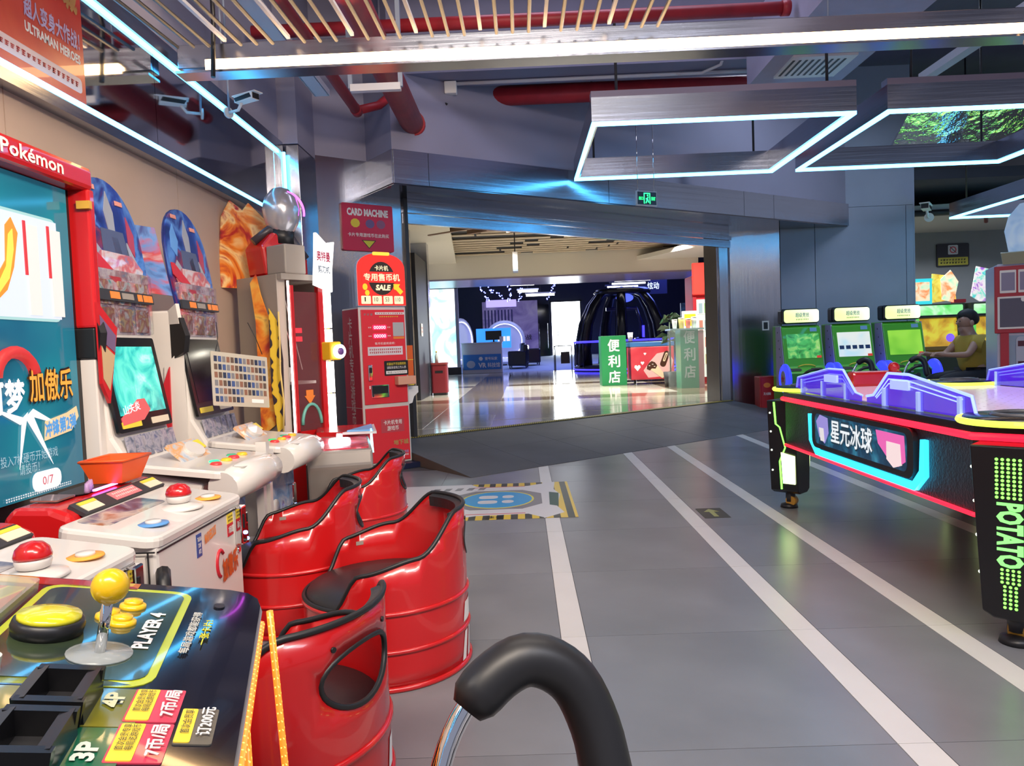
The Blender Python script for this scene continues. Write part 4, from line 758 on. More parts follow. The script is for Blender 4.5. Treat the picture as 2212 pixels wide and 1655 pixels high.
# hanging sheet of cards
hs = thing('card_sheet', 'clear hanging sheet of small cards in front of the dark screen', 'card sheet', (-1.45, 3.78, .985), math.radians(62))
plate('sleeve', rect(.36, .27, .006), (0, 0, 0), (1, 0, -.12), Z_, .003, mat('sleeve', (.5, .46, .38), .12, coat=.5), hs)
for r in range(6):
    for c_ in range(13):
        if r == 5 and c_ > 6: continue
        plate('mini_card', rect(.019, .028), (-.153+.0255*c_, -.0035, .1-.04*r+.12*-(-.153+.0255*c_)), (1, 0, -.12), Z_, .001, mat('mini card%d' % ((r*3+c_*2) % 5), ((.03, .04, .08), (.25, .12, .08), (.06, .1, .25), (.12, .08, .06), (.2, .2, .22))[(r*3+c_*2) % 5], .4), hs)
plate('sheet_label', rect(.08, .02), (.1, -.004, -.115), (1, 0, -.12), Z_, .001, WHITEP, hs)
for s in (-1, 1): tube('string', [(.15*s, 0, .13), (.12*s, .01, .22), (.1*s, .04, .3)], .002, BLACK, hs, n=4)
# red framed notice between the screen machine and the first card machine
rf = thing('framed_notice', 'red framed price notice hung beside the teal screen', 'notice', (-1.66, 2.945, 1.14), math.radians(84))
plate('frame', [(-.06, -.12), (-.02, -.2), (.05, .1), (-.06, .2)], (0, 0, 0), *F_, .015, RED, rf); plate('upper_sheet', [(-.055, .05), (.025, .0), (.035, .07), (-.055, .15)], (0, -.016, 0), *F_, .001, mat('violet sheet', (.16, .1, .2), .4), rf); plate('lower_sheet', [(-.055, -.1), (-.02, -.15), (.022, -.01), (-.055, .04)], (0, -.016, 0), *F_, .001, mat('tan sheet', (.5, .36, .2), .5), rf)
# small white side table between the consoles
tb = thing('side_table', 'narrow white side table between the two card machines', 'table', (-1.3, 3.535, 0), LW)
box('top', -.06, .06, -.05, .45, .62, .64, mat('brown grey top', (.25, .2, .17), .3), tb); box('rail', -.065, .065, -.06, -.04, .6, .65, WHITE, tb); box('shelf', -.06, .06, -.02, .42, .2, .22, WHITE, tb); box('corner_cap', -.065, -.02, -.07, -.02, .62, .7, WHITE, tb)
for x in (-.045, .045):
    for y_ in (-.03, .42): box('leg', x-.018, x+.018, y_-.018, y_+.018, 0, .62, WHITE, tb)

# ---- tall prize machine with glass front
pm = thing('prize_machine', 'tall narrow prize machine with white led edges and silver topper', 'arcade machine', (-1.60, 4.98, 0), math.asin(.8))
W, D, H_ = .40, .52, 1.66
GREYB = mat('grey machine board', (.30, .27, .24), .5)
box('back_board', 0, W, D-.03, D, .1, H_, GREYB, pm); box('left_side', -.005, .06, .05, D, .1, H_, GREYB, pm); box('right_side', W-.03, W, .05, D, .1, H_, GREYB, pm); box('roof', 0, W, .0, D, H_-.04, H_, GREYB, pm); box('lower_cabinet', 0, W, 0, D, 0, .55, RED, pm, bev=.01)
box('door_glass', .08, W-.08, .01, .016, .58, H_-.12, mat('smoked door glass', (.2, .05, .06), .03, alpha=.45), pm)
box('door_frame', .06, .085, -.01, .03, .55, H_-.08, RED, pm); box('door_frame', W-.11, W-.07, -.01, .03, .55, H_-.08, RED, pm); box('door_sill', .06, W-.06, -.01, .03, .52, .58, RED, pm)
box('led_edge', .042, .053, -.008, .002, .53, H_-.05, LEDC, pm)
for a, b in ((.56, .82), (.83, 1.05), (1.06, 1.28), (1.29, H_-.08)): box('led_edge', W-.05, W-.01, -.02, .02, a, b, LEDC, pm)
box('lamp_foot', W-.06, W-.005, -.03, .03, .5, .56, mat('lamp cap', (.5, .5, .55), .3), pm)
box('inner_shelf', .08, W-.08, .1, D-.05, .9, .92, WHITEP, pm); box('prize_box', .12, .22, .2, .3, .92, 1.02, WHITEP, pm); ball('prize_toy', (.2, .25, 1.07), .05, DARK, pm, n=12); bars('inner_wire', [((.1, .2, 1.5), (.25, .25, 1.1)), ((.15, .2, 1.55), (.28, .2, 1.0))], .006, .006, WHITEP, pm); box('inner_back', .07, W-.07, D-.08, D-.05, .58, H_-.1, mat('dull red lining', (.25, .05, .05), .5), pm)
for z in (1.2, 1.26): box('digit_panel', .12, .22, .1, .104, z, z+.035, glow('red digits', (1, .03, .05), 3), pm)
tube('rainbow_mark', [(W/2+.08*math.cos(math.radians(a)), .008, .62+.14*math.sin(math.radians(a))) for a in range(0, 181, 15)], .012, mat('teal print', (.15, .5, .42), .4), pm, n=6); plate('arrow_mark', [(-.03, .07), (.03, .07), (.03, .03), (.045, .03), (0, -.03), (-.045, .03), (-.03, .03)], (W/2-.01, .008, .79), *F_, .002, STICKO, pm)
box('lock_box', W-.1, W-.0, -.1, .0, 1.06, 1.19, mat('yellow lock box', (.85, .5, .02), .35), pm, bev=.01); lathe('lock_ring', [(.001, 0), (.05, 0), (.048, .02), (.03, .022)], LEDC, pm, c=(W-.03, -.122, 1.12), ax='y'); lathe('lock_core', [(.001, 0), (.026, 0), (.026, .006), (.001, .006)], mat('violet core', (.2, .1, .35), .3), pm, c=(W-.03, -.13, 1.12), ax='y')
plate('side_fin_board', [(0, 0), (.12, .08), (.13, .75), (.05, .98), (.02, 1.12), (-.03, 1.06), (.0, .8)], (-.04, .25, .55), V((.3, -.95, 0)), Z_, .01, art('orange fin print', [(.12, .01, .01), (.5, .03, .02), (.85, .25, .02), (.9, .55, .1), (.3, .1, .05)], 3), pm)
plate('hazard_fin', [(0, 0), (.05, .05), (.06, .5), (.04, .75), (-.02, .85), (-.03, .3)], (-.03, .08, .58), V((.6, -.8, 0)), Z_, .008, ramp_mat('hazard fin print', [(0, (.03, .02, .03)), (.48, (.04, .03, .04)), (.52, (.75, .5, .03)), (1, (.8, .55, .05))], 5, 1, 3, .4, kind='wave', stretch=(1, 1, 3)), pm)
plate('hazard_fin', [(0, 0), (.05, .05), (.06, .5), (.04, .65), (0, .7)], (W+.01, .06, .62), V((.9, .4, 0)), Z_, .008, MATS['hazard fin print'], pm)
tube('side_cable', [(-.035, .0, 1.4), (-.03, .01, 1.2), (-.045, .0, 1.0), (-.03, .0, .8), (-.04, .01, .56)], .006, mat('yellow cable', (.8, .6, .2), .4), pm, n=6)
plate('fire_board', [(0, 0), (.5, .0), (.5, .42), (.25, .62), (.2, .56), (.1, .62), (.03, .5), (.0, .2)], (-.12, D+.02, 1.6), V((1, 0, 0)), Z_, .012, REDART, pm)
box('speaker_box', .03, .2, -.01, .2, 1.66, 1.86, GREYB, pm, bev=.01)
prism('bust_block', [(.03, 1.66), (.38, 1.66), (.38, 1.8), (.3, 1.93), (.1, 1.97), (.0, 1.86)], 'y', .2, .42, RED, pm, bev=.02)
tube('collar', [(.0, .3, 1.9), (.1, .26, 1.99), (.25, .22, 1.95), (.36, .2, 1.8)], .03, mat('dark collar', (.05, .04, .05), .3), pm, n=8)
lathe('silver_dome', [(.001, -.16), (.06, -.15), (.115, -.06), (.13, .04), (.11, .12), (.06, .18), (.001, .2)], mat('silver topper', (.6, .6, .64), .22, .6), pm, n=24, c=(.2, .24, 2.1)); tube('dome_led', [(.2+.135*math.cos(math.radians(a)), .16, 2.12+.13*math.sin(math.radians(a))) for a in range(-10, 100, 10)], .008, glow('violet led', (.8, .1, 1), 4), pm, n=6)
cyl('dome_neck', (.2, .26, 1.9), (.2, .25, 2.0), .09, BLACK, pm, n=16)
pts = [(-.1, -.16), (.1, -.2), (.11, -.04), (.15, .16), (.05, .14), (-.06, .2), (-.08, .0)]
plate('lit_sign', pts, (.28, -.06, 1.74), V((.95, .3, 0)), Z_, .03, glow('white sign light', (1, .97, .97), 1.5), pm, bev=.01); text('lettering', '奥特曼', (.28, -.1, 1.78), V((.95, .3, 0)), Z_, .16, .07, mat('red sign print', (.6, .03, .08), .4), pm, bold=.03); text('lettering', '剪刀机', (.28, -.1, 1.69), V((.95, .3, 0)), Z_, .14, .05, mat('dark sign print', (.05, .1, .15), .4), pm)

# ---- low red and silver console with glowing ring
sc = thing('star_console', 'low red and silver console with a glowing white ring', 'game console', (-1.1, 4.34, 0), math.radians(14))
prism('body', [(0, 0), (-.02, .44), (.0, .53), (.8, .555), (.84, .53), (.84, 0)], 'x', -.19, .19, mat('grey silver board', (.38, .35, .32), .25, .5), sc, bev=.015); o_, v_ = V((0, 0, .53)), V((0, .95, .03)).normalized()
plate('top_print', rect(.34, .5, .02, 0, .3), o_, X_, v_, .006, art('magenta print', [(.1, .02, .06), (.5, .03, .05), (.75, .04, .1), (.8, .3, .4), (.3, .05, .2)], 5), sc); lathe('glow_ring', [(.03, 0), (.07, 0), (.065, .02), (.035, .022)], glow('white ring', (1, .9, 1), 7), sc, c=(.0, .32, .547)); box('ring_post', -.02, .02, .30, .34, .55, .6, mat('pale post2', (.6, .55, .65), .3), sc, bev=.006)
plate('red_wedge', [(-.15, .1), (.2, .0), (.22, .4), (-.15, .4)], (0, .55, .547), X_, v_, .03, RED, sc); plate('blue_wedge', [(.05, .02), (.22, .0), (.22, .3)], (.0, .5, .58), X_, v_, .015, mat('blue wedge', (.15, .4, .75), .3), sc); plate('pale_wedge', [(.02, .0), (.24, -.03), (.24, .36)], (.0, .5, .57), X_, v_, .015, mat('pale wedge', (.6, .56, .55), .3), sc); plate('lit_wedge', [(0, 0), (.3, .0), (.16, .14)], (.2, .35, .46), V((0, 1, 0)), Z_, .012, glow('cyan lit wedge', (.3, .85, 1), 3.5), sc); box('side_plate', -.2, -.19, .05, .6, .02, .45, mat('grey brown plate', (.2, .17, .15), .4), sc)

# ---- card coin vending machine, turned like the entrance wall
vm = thing('vending_machine', 'tall red coin vending machine with arched SALE sign', 'vending machine', (-1.482, 6.785, 0), DIA)
W, D = .485, .38
REDM = mat('vending red', (.78, .03, .045), .4); REDS = mat('vending side red', (.5, .025, .05), .4)
box('base', -.03, W+.1, -.12, D, 0, .05, mat('navy base', (.01, .015, .05), .4), vm); box('body', 0, W, .012, D, .05, 1.525, WHITE, vm, bev=.008); box('side_sheet', -.004, 0, .02, D-.01, .08, 1.51, REDS, vm); bars('side_seam', [((-.006, .02, .59), (-.006, D-.01, .59))], .003, .004, WHITE, vm)
box('upper_door', .02, W-.02, 0, .012, .62, 1.5, REDM, vm, bev=.004); box('lower_door', .02, W-.02, 0, .012, .07, .585, REDM, vm, bev=.004)
SIGNR = glow('sign red light', (1, .03, .02), 1.1)
arch = [(0.0, 0), (W, 0), (W, .33)]+[(W/2+(W/2)*math.cos(math.radians(a)), .33+.155*math.sin(math.radians(a))**.8) for a in range(10, 171, 10)]+[(0, .33)]
plate('sign_face', arch, (0, .005, 1.54), *F_, .01, SIGNR, vm); plate('sign_edge', [(-.004+a*1.016, b*1.01) for a, b in arch], (0, .05, 1.535), *F_, .045, mat('pale sign edge', (.65, .72, .85), .3), vm)
plate('top_lamp', rect(.17, .03, .01, W/2, 1.54+.478), (0, -.006, 0), *F_, .012, glow('amber lamp', (1, .5, .05), 1.6), vm)
BRN = mat('dark brown disc', (.05, .03, .02), .5); CRM = glow('sign cream', (1, .86, .55), .95)
plate('disc', ell(.135, .155, W/2, 1.79), (0, -.006, 0), *F_, .002, BRN, vm); plate('sign_bar', rect(.4, .1, .004, W/2, 1.8), (0, -.009, 0), *F_, .002, SIGNR, vm)
text('lettering', '卡片机', (W/2, -.009, 1.885), *F_, .14, .05, CRM, vm, bold=.03); text('lettering', '专用售币机', (W/2, -.012, 1.8), *F_, .37, .07, CRM, vm, bold=.035); text('lettering', 'SALE', (W/2+.01, -.009, 1.705), (1, 0, 0), (.15, 0, 1), .15, .055, CRM, vm, bold=.05)
YGL = glow('sign yellow', (1, .62, .03), 1); plate('coin_mark', ell(.024, .03, .07, 1.71, 14), (0, -.006, 0), *F_, .003, YGL, vm); plate('coin_mark', ell(.022, .026, .09, 1.655, 14), (0, -.006, 0), *F_, .003, YGL, vm); plate('arrow_mark', [(-.05, .05), (.02, .05), (.005, .025), (.05, -.02), (.02, -.05), (-.025, -.005), (-.045, .0)], (W-.075, -.006, 1.69), *F_, .003, YGL, vm)
for k, s in enumerate(('1', '10', '53', '110')): plate('price_tile', rect(.095, .075, .008, .075+.112*k, 1.59), (0, -.006, 0), *F_, .002, CRM, vm); text('lettering', s, (.065+.112*k, -.009, 1.595), *F_, .012+.014*(len(s) > 1)+.012*(len(s)-1), .04, BRN, vm, bold=.0)
for z in (1.335, 1.255):
    plate('digit_window', rect(.14, .045, .01, .2, z), (0, 0, 0), *F_, .003, glow('digits red', (1, .02, .1), 1.6), vm); text('lettering', '00000', (.2, -.003, z), *F_, .12, .03, glow('digits pale', (1, .75, .8), 2), vm, bold=0)
    for x in (.1, .295): blocks('print', 2, (x, 0, z), X_, Z_, .035, .018, WHITEP, vm)
plate('white_banner', rect(.3, .022, 0, .31, 1.465), (0, 0, 0), *F_, .002, WHITEP, vm); blocks('print', 12, (.31, -.002, 1.465), X_, Z_, .28, .016, REDP, vm); blocks('print', 9, (.3, 0, 1.435), X_, Z_, .2, .018, STICKY, vm); blocks('print', 3, (.09, 0, 1.455), X_, Z_, .1, .03, mat('dim print', (.3, .2, .2), .5), vm)
plate('code_sticker', rect(.115, .13, .004, .395, 1.315), (0, 0, 0), *F_, .002, mat('grey sticker', (.45, .45, .45), .5), vm); plate('code_label', rect(.115, .02, .004, .395, 1.235), (0, 0, 0), *F_, .002, STICKO, vm)
text('lettering', '售币机使用说明：', (.25, 0, 1.185), *F_, .21, .024, WHITEP, vm, bold=.01); plate('white_notice', rect(.36, .08, 0, .25, 1.115), (0, 0, 0), *F_, .002, mat('pink white', (.75, .68, .7), .5), vm); blocks('print', 16, (.25, -.002, 1.115), X_, Z_, .33, .055, REDP, vm, rows=2)
plate('black_notice', rect(.25, .14, .008, .355, .95), (0, 0, 0), *F_, .003, BLACK, vm); text('lettering', '机器出不币如需帮助', (.355, -.003, .99), *F_, .2, .026, STICKY, vm, bold=.01); text('lettering', '请联系现场工作人员', (.355, -.003, .955), *F_, .2, .026, WHITEP, vm, bold=.01); plate('phone_strip', rect(.22, .03, .003, .355, .91), (0, -.003, 0), *F_, .001, WHITEP, vm); text('lettering', '电话:17670743637', (.355, -.004, .91), *F_, .19, .018, DARK, vm, bold=0)
box('coin_intake', .06, .1, -.02, 0, .84, .99, CHROME, vm, bev=.005); plate('intake_mark', rect(.03, .05, .008, .08, .94), (0, -.021, 0), *F_, .002, BLACK, vm); plate('small_label', rect(.012, .03, 0, .075, .78), (0, 0, 0), *F_, .002, WHITEP, vm)
box('coin_tray_frame', .085, .265, -.012, 0, .68, .8, CHROME, vm, bev=.003); box('coin_tray_hollow', .095, .255, -.014, -.004, .69, .79, BLACK, vm); box('coin_tray_lip', .1, .25, -.03, -.01, .69, .72, CHROME, vm); box('peach_box', .33, .52, -.08, .0, .79, .87, mat('peach box', (.75, .38, .25), .5), vm, bev=.006)
prism('side_holder', [(W, .76), (W+.15, .76), (W+.15, .7), (W+.1, .66), (W+.08, .6), (W, .58)], 'y', .1, .25, WHITEP, vm); box('orange_leaflet', W+.005, W+.13, .14, .2, .77, 1.16, mat('orange leaflet', (.75, .13, .02), .45), vm); box('leaflet_band', W+.004, W+.131, .139, .201, .77, .82, STICKY, vm); bars('leaflet_line', [((W+.004, .138, 1.02), (W+.13, .138, 1.02))], .002, .006, STICKY, vm)
text('lettering', '卡\n片\n机\n专\n用\n游\n戏\n币', (-.004, .2, .93), -Y_, Z_, .095, 1.02, mat('pale red print', (.68, .5, .5), .5), vm, bold=.02, line=.95)
plate('pale_patch', rect(.24, .13, 0, .29, .41), (0, 0, 0), *F_, .001, mat('patch red', (.55, .06, .08), .5), vm); text('lettering', '卡片机专用', (.29, -.001, .44), *F_, .19, .045, WHITEP, vm, bold=.02); text('lettering', '游戏币', (.29, -.001, .385), *F_, .12, .045, WHITEP, vm, bold=.02)
text('lettering', '地下城', (.37, 0, .245), *F_, .16, .05, mat('brown gold print', (.5, .28, .1), .4), vm, bold=.05); text('lettering', '超人变身大作战', (.37, 0, .15), *F_, .15, .03, mat('violet blue print', (.35, .3, .6), .4), vm, bold=.03); text('lettering', 'ULTRAMAN HEROES', (.37, 0, .12), *F_, .15, .016, WHITEP, vm, bold=.02)

# ---- sign above it on the steel pillar, red banner on the mirror band
cs = thing('card_machine_sign', 'red sign with yellow arrow above the vending machine', 'sign', tuple(dia(-.43, .0, 2.36)), DIA)
plate('board', rect(.56, .47, .02), (0, 0, 0), *F_, .03, mat('sign crimson', (.62, .02, .07), .4), cs, bev=.004); text('lettering', 'CARD MACHINE', (0, -.03, .15), *F_, .45, .075, WHITEP, cs, bold=.05); text('lettering', '卡片专用游戏币在此购买', (0, -.03, -.075), *F_, .45, .04, WHITEP, cs, bold=.02)
plate('arrow_edge', [(-.08, 0), (.08, 0), (0, -.085)], (0, -.03, -.125), *F_, .001, BLACK, cs); plate('arrow', [(-.065, -.006), (.065, -.006), (0, -.076)], (0, -.031, -.125), *F_, .001, mat('sign lime', (.7, .65, .04), .4), cs)
for x, c_ in ((-.14, (.75, .6, .05)), (.02, (.15, .1, .25)), (.14, (.25, .1, .2))): plate('print_patch', ell(.05, .045, x, .04, 10), (0, -.03, 0), *F_, .001, mat('patch %.2f' % x, c_, .5), cs)
bn = thing('red_banner', 'red printed banner covering the near end of the mirror band', 'banner', (-2.075, 3.1, 2.31), LW)
plate('sheet', [(-1.5, 0), (.5, 0), (.53, .03), (.53, .62), (-1.5, .62)], (0, 0, 0), *F_, .006, art('banner red print', [(.5, .03, .03), (.62, .06, .04), (.7, .12, .05)], 1.2), bn)
text('lettering', '地下城', (.33, -.006, .52), *F_, .34, .14, mat('brown gold print', (.5, .28, .1), .4), bn, bold=.06); text('lettering', '超人变身大作战！', (.3, -.006, .33), *F_, .4, .09, mat('lilac print', (.5, .45, .75), .4), bn, bold=.04); text('lettering', 'ULTRAMAN HEROES', (.3, -.006, .245), *F_, .4, .045, WHITEP, bn, bold=.04)
plate('white_strip', rect(.8, .07, .02, .1, .12), (0, -.006, 0), *F_, .001, mat('pale pink strip', (.75, .55, .5), .5), bn); blocks('print', 16, (.2, -.007, .12), X_, Z_, .55, .04, REDP, bn)
# ================================================================ red drum stools
def wrap(th, z, r): return V((r*math.cos(th), r*math.sin(th), z))
def sstep(a, b, x): t = max(0, min(1, (x-a)/(b-a))); return t*t*(3-2*t)
def rim_z(th):
    a = abs(math.degrees(th))
    return .55-.125*sstep(38, 76, a)-.04*sstep(76, 116, a)-.12*sstep(114, 134, a)
DR, SEATZ = .29, .285
def drum():
    t = thing('drum_stool', 'red drum stool', 'stool', (0, 0, 0), 0, 'red drum stools')
    N = 96; outline = [(-math.pi+2*math.pi*k/N, 0) for k in range(N+1)]+[(math.pi-2*math.pi*k/N, rim_z(math.pi-2*math.pi*k/N)) for k in range(N+1)]
    hole = [(.42*math.cos(a)*(1+.12*math.sin(a)), .422+.066*math.sin(a)) for a in [2*math.pi*k/32 for k in range(32)]]
    pts = [V((x, y*3)) for x, y in outline]+[V((x, y*3)) for x, y in hole]; n0 = len(outline)
    edges = [(k, (k+1) % n0) for k in range(n0)]+[(n0+k, n0+(k+1) % 32) for k in range(32)]
    for k in range(1, 48):
        th = -math.pi+2*math.pi*k/48
        for z in (.06, .12, .18, .24, .28, .33, .42, .48):
            if z < rim_z(th)-.02 and not ((th/.5)**2+((z-.422)/.085)**2 < 1): pts.append(V((th, z*3)))
    vo, eo, fo_, _, _, _ = delaunay_2d_cdt(pts, edges, [], 0, 1e-5)
    def inside(x, z):
        if z > rim_z(x)+1e-3: return False
        h = 0
        for k in range(32):
            (x1, y1), (x2, y2) = hole[k], hole[(k+1) % 32]
            if (y1 > z) != (y2 > z) and x < (x2-x1)*(z-y1)/(y2-y1)+x1: h ^= 1
        return not h
    fs = [f for f in fo_ if inside(sum(vo[i].x for i in f)/3, sum(vo[i].y for i in f)/9)]
    o = pd('shell', [wrap(p.x, p.y/3, DR) for p in vo], fs, RED, t, smooth=True); md = o.modifiers.new('solid', 'SOLIDIFY'); md.thickness = .006; md.offset = -1
    TR = mat('black rubber trim', (.01, .01, .011), .45)
    tube('rim_trim', [wrap(-math.pi+2*math.pi*k/N, rim_z(-math.pi+2*math.pi*k/N), DR-.003) for k in range(N)], .0075, TR, t, n=8, closed=True)
    tube('hole_trim', [wrap(x, z, DR-.003) for x, z in hole], .0065, TR, t, n=8, closed=True)
    for z in (.255, .13): tube('rib', [wrap(2*math.pi*k/64, z, DR) for k in range(64)], .008, RED, t, n=8, closed=True)
    tube('foot_ring', [wrap(2*math.pi*k/64, .008, DR), ] and [wrap(2*math.pi*k/64, .008, DR) for k in range(64)], .01, RED, t, n=8, closed=True)
    lathe('seat_cushion', [(.001, .2), (DR-.01, .2), (DR-.008, SEATZ-.02), (DR-.02, SEATZ), (.16, SEATZ+.012), (.001, SEATZ+.016)], VINYL, t, n=48)
    vs, fs2 = [], []
    for k in range(17):
        th = math.radians(-40+80*k/16)
        for r, z in ((DR-.008, .495), (DR-.028, .5), (DR-.032, .538), (DR-.008, .545)): vs.append(wrap(th, z, r))
    for k in range(16):
        for j in range(4): fs2.append((k*4+j, k*4+(j+1) % 4, k*4+4+(j+1) % 4, k*4+4+j))
    pd('back_pad', vs, fs2+[(0, 1, 2, 3), (67, 66, 65, 64)], VINYL, t)
    for a in (-18, 18): cyl('screw', wrap(math.radians(a), .5, DR-.002), wrap(math.radians(a), .5, DR+.004), .006, TR, t, n=10)
    # white stencil marks wrapped on the drum side
    vs, fs2 = [], []
    for (a0, a1, z0, z1, sk) in ((-30, -6, .15, .215, 4), (-32, -26, .02, .115, 6), (-22, -16, .02, .115, 6), (-12, -6, .02, .115, 6), (-2, 10, .02, .05, 6), (-2, 4, .02, .115, 6), (12, 26, .09, .115, 4), (12, 18, .02, .115, 6), (22, 30, .15, .215, 4)):
        b = len(vs)
        for k in range(5):
            th = math.radians(a0+(a1-a0)*k/4); vs += [wrap(th-math.radians(sk), z0, DR+.0015), wrap(th, z1, DR+.0015)]
        for k in range(4): fs2.append((b+2*k, b+2*k+2, b+2*k+3, b+2*k+1))
    pd('stencil_marks', vs, fs2, WHITEP, t, smooth=True)
    pd('size_label', [wrap(math.radians(100), .35, DR-.0075), wrap(math.radians(106), .35, DR-.0075), wrap(math.radians(106), .365, DR-.0075), wrap(math.radians(100), .365, DR-.0075)], [(0, 1, 2, 3)], mat('grey label', (.3, .25, .22), .5), t)
    return t
st = drum(); st.location = (-.63, 1.66, 0); st.rotation_euler = (0, 0, math.radians(-22)); st['label'] = 'nearest red drum stool, its oval back hole turned to the camera'
dup(st, (-.52, 2.62, 0), math.radians(18), 'red drum stool with black seat standing alone nearest the white floor line')
dup(st, (-1.0, 3.1, 0), math.radians(14), 'red drum stool in front of the white card machine with the lit screen')
dup(st, (-.95, 3.97, 0), math.radians(8), 'farthest red drum stool, in front of the low star console')

# ================================================================ near black control panel
P0 = V((-.435, 1.176, .72)); U = V((-.286, .958, 0)).normalized(); VV = V((-.939, -.28, .2)); VV = (VV-U*VV.dot(U)).normalized(); NN = U.cross(VV)
cp_ = thing('control_panel_cabinet', 'glossy black four player control panel with yellow joystick in the left foreground', 'arcade machine', (-.7, .8, 0))
Lc = V((-.7, .8, 0)); PO = P0-Lc
GLOSS = mat('glossy black laminate', (.006, .007, .014), .08, coat=.6)
out = [(-1.0, .0), (-.07, .0), (-.035, .006), (-.01, .022), (.0, .05), (.0, .62), (-1.0, .62)]
plate('panel_board', out, PO, U, VV, .012, GLOSS, cp_, base=-.012)
plate('panel_edge', [(-1.0, -.004), (-.07, -.004), (-.033, .002), (-.006, .02), (.004, .05), (.004, .6), (-1.0, .6)], PO, U, VV, .008, mat('grey edge', (.2, .2, .22), .3), cp_, base=-.016)
def on(name, pts, m, h=.001, base=.0): return plate(name, pts, PO, U, VV, h, m, cp_, base=base)
OLV = mat('olive print', (.16, .16, .02), .12, coat=.5); LIME = mat('lime print', (.5, .58, .02), .2, coat=.5); INSET = ramp_mat('dark green inset print', [(.3, (.012, .02, .03)), (.55, (.04, .06, .03)), (.8, (.10, .12, .04))], 5, 3, .5, .1, coat=.6)
on('lime_border', rect(.34, .2, .03, -.2, .2), LIME); on('inset', rect(.31, .18, .02, -.2, .2), INSET, base=.001)
on('far_pattern', [(-.035, .18), (-.005, .18), (-.005, .5), (-.035, .5)], ramp_mat('red gold check', [(.3, (.35, .03, .02)), (.5, (.5, .12, .02)), (.7, (.6, .4, .05))], 9, 0, 0, .1, kind='voronoi', coat=.5))
on('olive_lane', [(-.46, .1), (-.375, .1), (-.375, .26), (-.46, .26)], OLV); on('green_lane', [(-.56, .1), (-.462, .1), (-.462, .26), (-.56, .26)], mat('green lane print', (.01, .12, .06), .12, coat=.5)); on('blue_lane', [(-.375, .18), (-.365, .12), (-.3, .3), (-.37, .3)], mat('blue lane', (.03, .06, .14), .12, coat=.5))
def pt(a, b, h=0): return PO+U*a+VV*b+NN*h
YEL = mat('yellow plastic', (.9, .55, .01), .25, coat=.4)
def up(name, prof, a, b, m, n=24):
    """lathe standing on the panel"""
    o = lathe(name, prof, m, cp_, n=n); o.matrix_local = Matrix.Translation(pt(a, b)) @ Matrix((U, VV, NN)).transposed().to_4x4(); return o
up('stick_dust_disc', [(.001, .002), (.036, .002), (.036, .004), (.001, .005)], -.285, .172, mat('clear disc', (.7, .75, .75), .1, alpha=.45)); up('stick_shaft', [(.001, .0), (.0062, 0), (.0062, .075), (.001, .075)], -.285, .172, CHROME, 12)
up('stick_ball', [(max(.0005, .021*math.sin(math.pi*k/12)), .083-.021*math.cos(math.pi*k/12)) for k in range(13)], -.285, .172, YEL)
up('big_button_ring', [(.001, 0), (.039, 0), (.041, .012), (.039, .02), (.036, .021)], -.225, .245, BLACK); up('big_button', [(.001, .02), (.036, .02), (.035, .026), (.02, .029), (.001, .03)], -.225, .245, mat('yellow green button', (.7, .65, .02), .18, coat=.5))
for a, b in ((-.115, .17), (-.18, .17), (-.16, .19)): up('small_button_ring', [(.001, 0), (.018, 0), (.017, .006), (.013, .008)], a, b, YEL); up('small_button', [(.001, .006), (.012, .006), (.012, .012), (.001, .014)], a, b, YEL)
for a, b in ((-.42, .178), (-.515, .178)):
    w_, h_ = .075, .05
    o = bars('coin_cup', [(pt(a-w_/2, b-h_/2, .012), pt(a+w_/2, b-h_/2, .012)), (pt(a-w_/2, b+h_/2, .012), pt(a+w_/2, b+h_/2, .012)), (pt(a-w_/2, b-h_/2-.006, .012), pt(a-w_/2, b+h_/2+.006, .012)), (pt(a+w_/2, b-h_/2-.006, .012), pt(a+w_/2, b+h_/2+.006, .012))], .012, .028, mat('cup black', (.008, .008, .009), .25), cp_); on('coin_cup_floor', rect(w_, h_, 0, a, b), BLACKM, .002)
def tx(s, a, b, w, h, m, bold=.02): return text('lettering', s, pt(a, b, .003), U, VV, w, h, m, cp_, bold=bold, base=0)
tx('PLAYER 4', -.2, .133, .13, .02, WHITEP, .04); tx('每局游戏都能获得', -.2, .082, .15, .012, mat('pale print', (.6, .6, .55), .4), .02); tx('一张卡片!', -.2, .064, .09, .012, mat('lime text', (.75, .7, .05), .4), .02); tx('4P', -.405, .13, .035, .02, mat('pale olive print', (.6, .62, .4), .4), .04); tx('3P', -.51, .13, .035, .02, mat('pale green print2', (.6, .7, .6), .4), .04)
PINK = mat('pink price sticker', (.65, .05, .1), .3, coat=.3)
for k, a in enumerate((-.412, -.49)):
    on('price_sticker', rect(.074, .05, .002, a, .088), PINK, .0014); on('sticker_band', rect(.07, .022, .002, a, .1), STICKY, .0014, .001); text('lettering', '7币/局', pt(a, .074, .004), U, VV, .06, .016, WHITEP, cp_, bold=.03, base=0); text('lettering', '首次会员专享\n每局送游戏币', pt(a+.006, .1, .004), U, VV, .05, .016, DARK, cp_, bold=.01, base=0)
on('gold_sticker', rect(.074, .036, .003, -.455, .042), mat('gold sticker', (.12, .11, .09), .3), .0014); on('gold_band', rect(.07, .015, .002, -.455, .052), STICKY, .0014, .001); text('lettering', '订200元', pt(-.45, .034, .004), U, VV, .06, .014, WHITEP, cp_, bold=.03, base=0); text('lettering', '首次会员享', pt(-.45, .052, .004), U, VV, .05, .009, DARK, cp_, bold=.01, base=0)
on('bolt_head', ell(.011, .008, -.085, .058, 14), mat('dull bolt', (.05, .05, .06), .3, .8), .002)
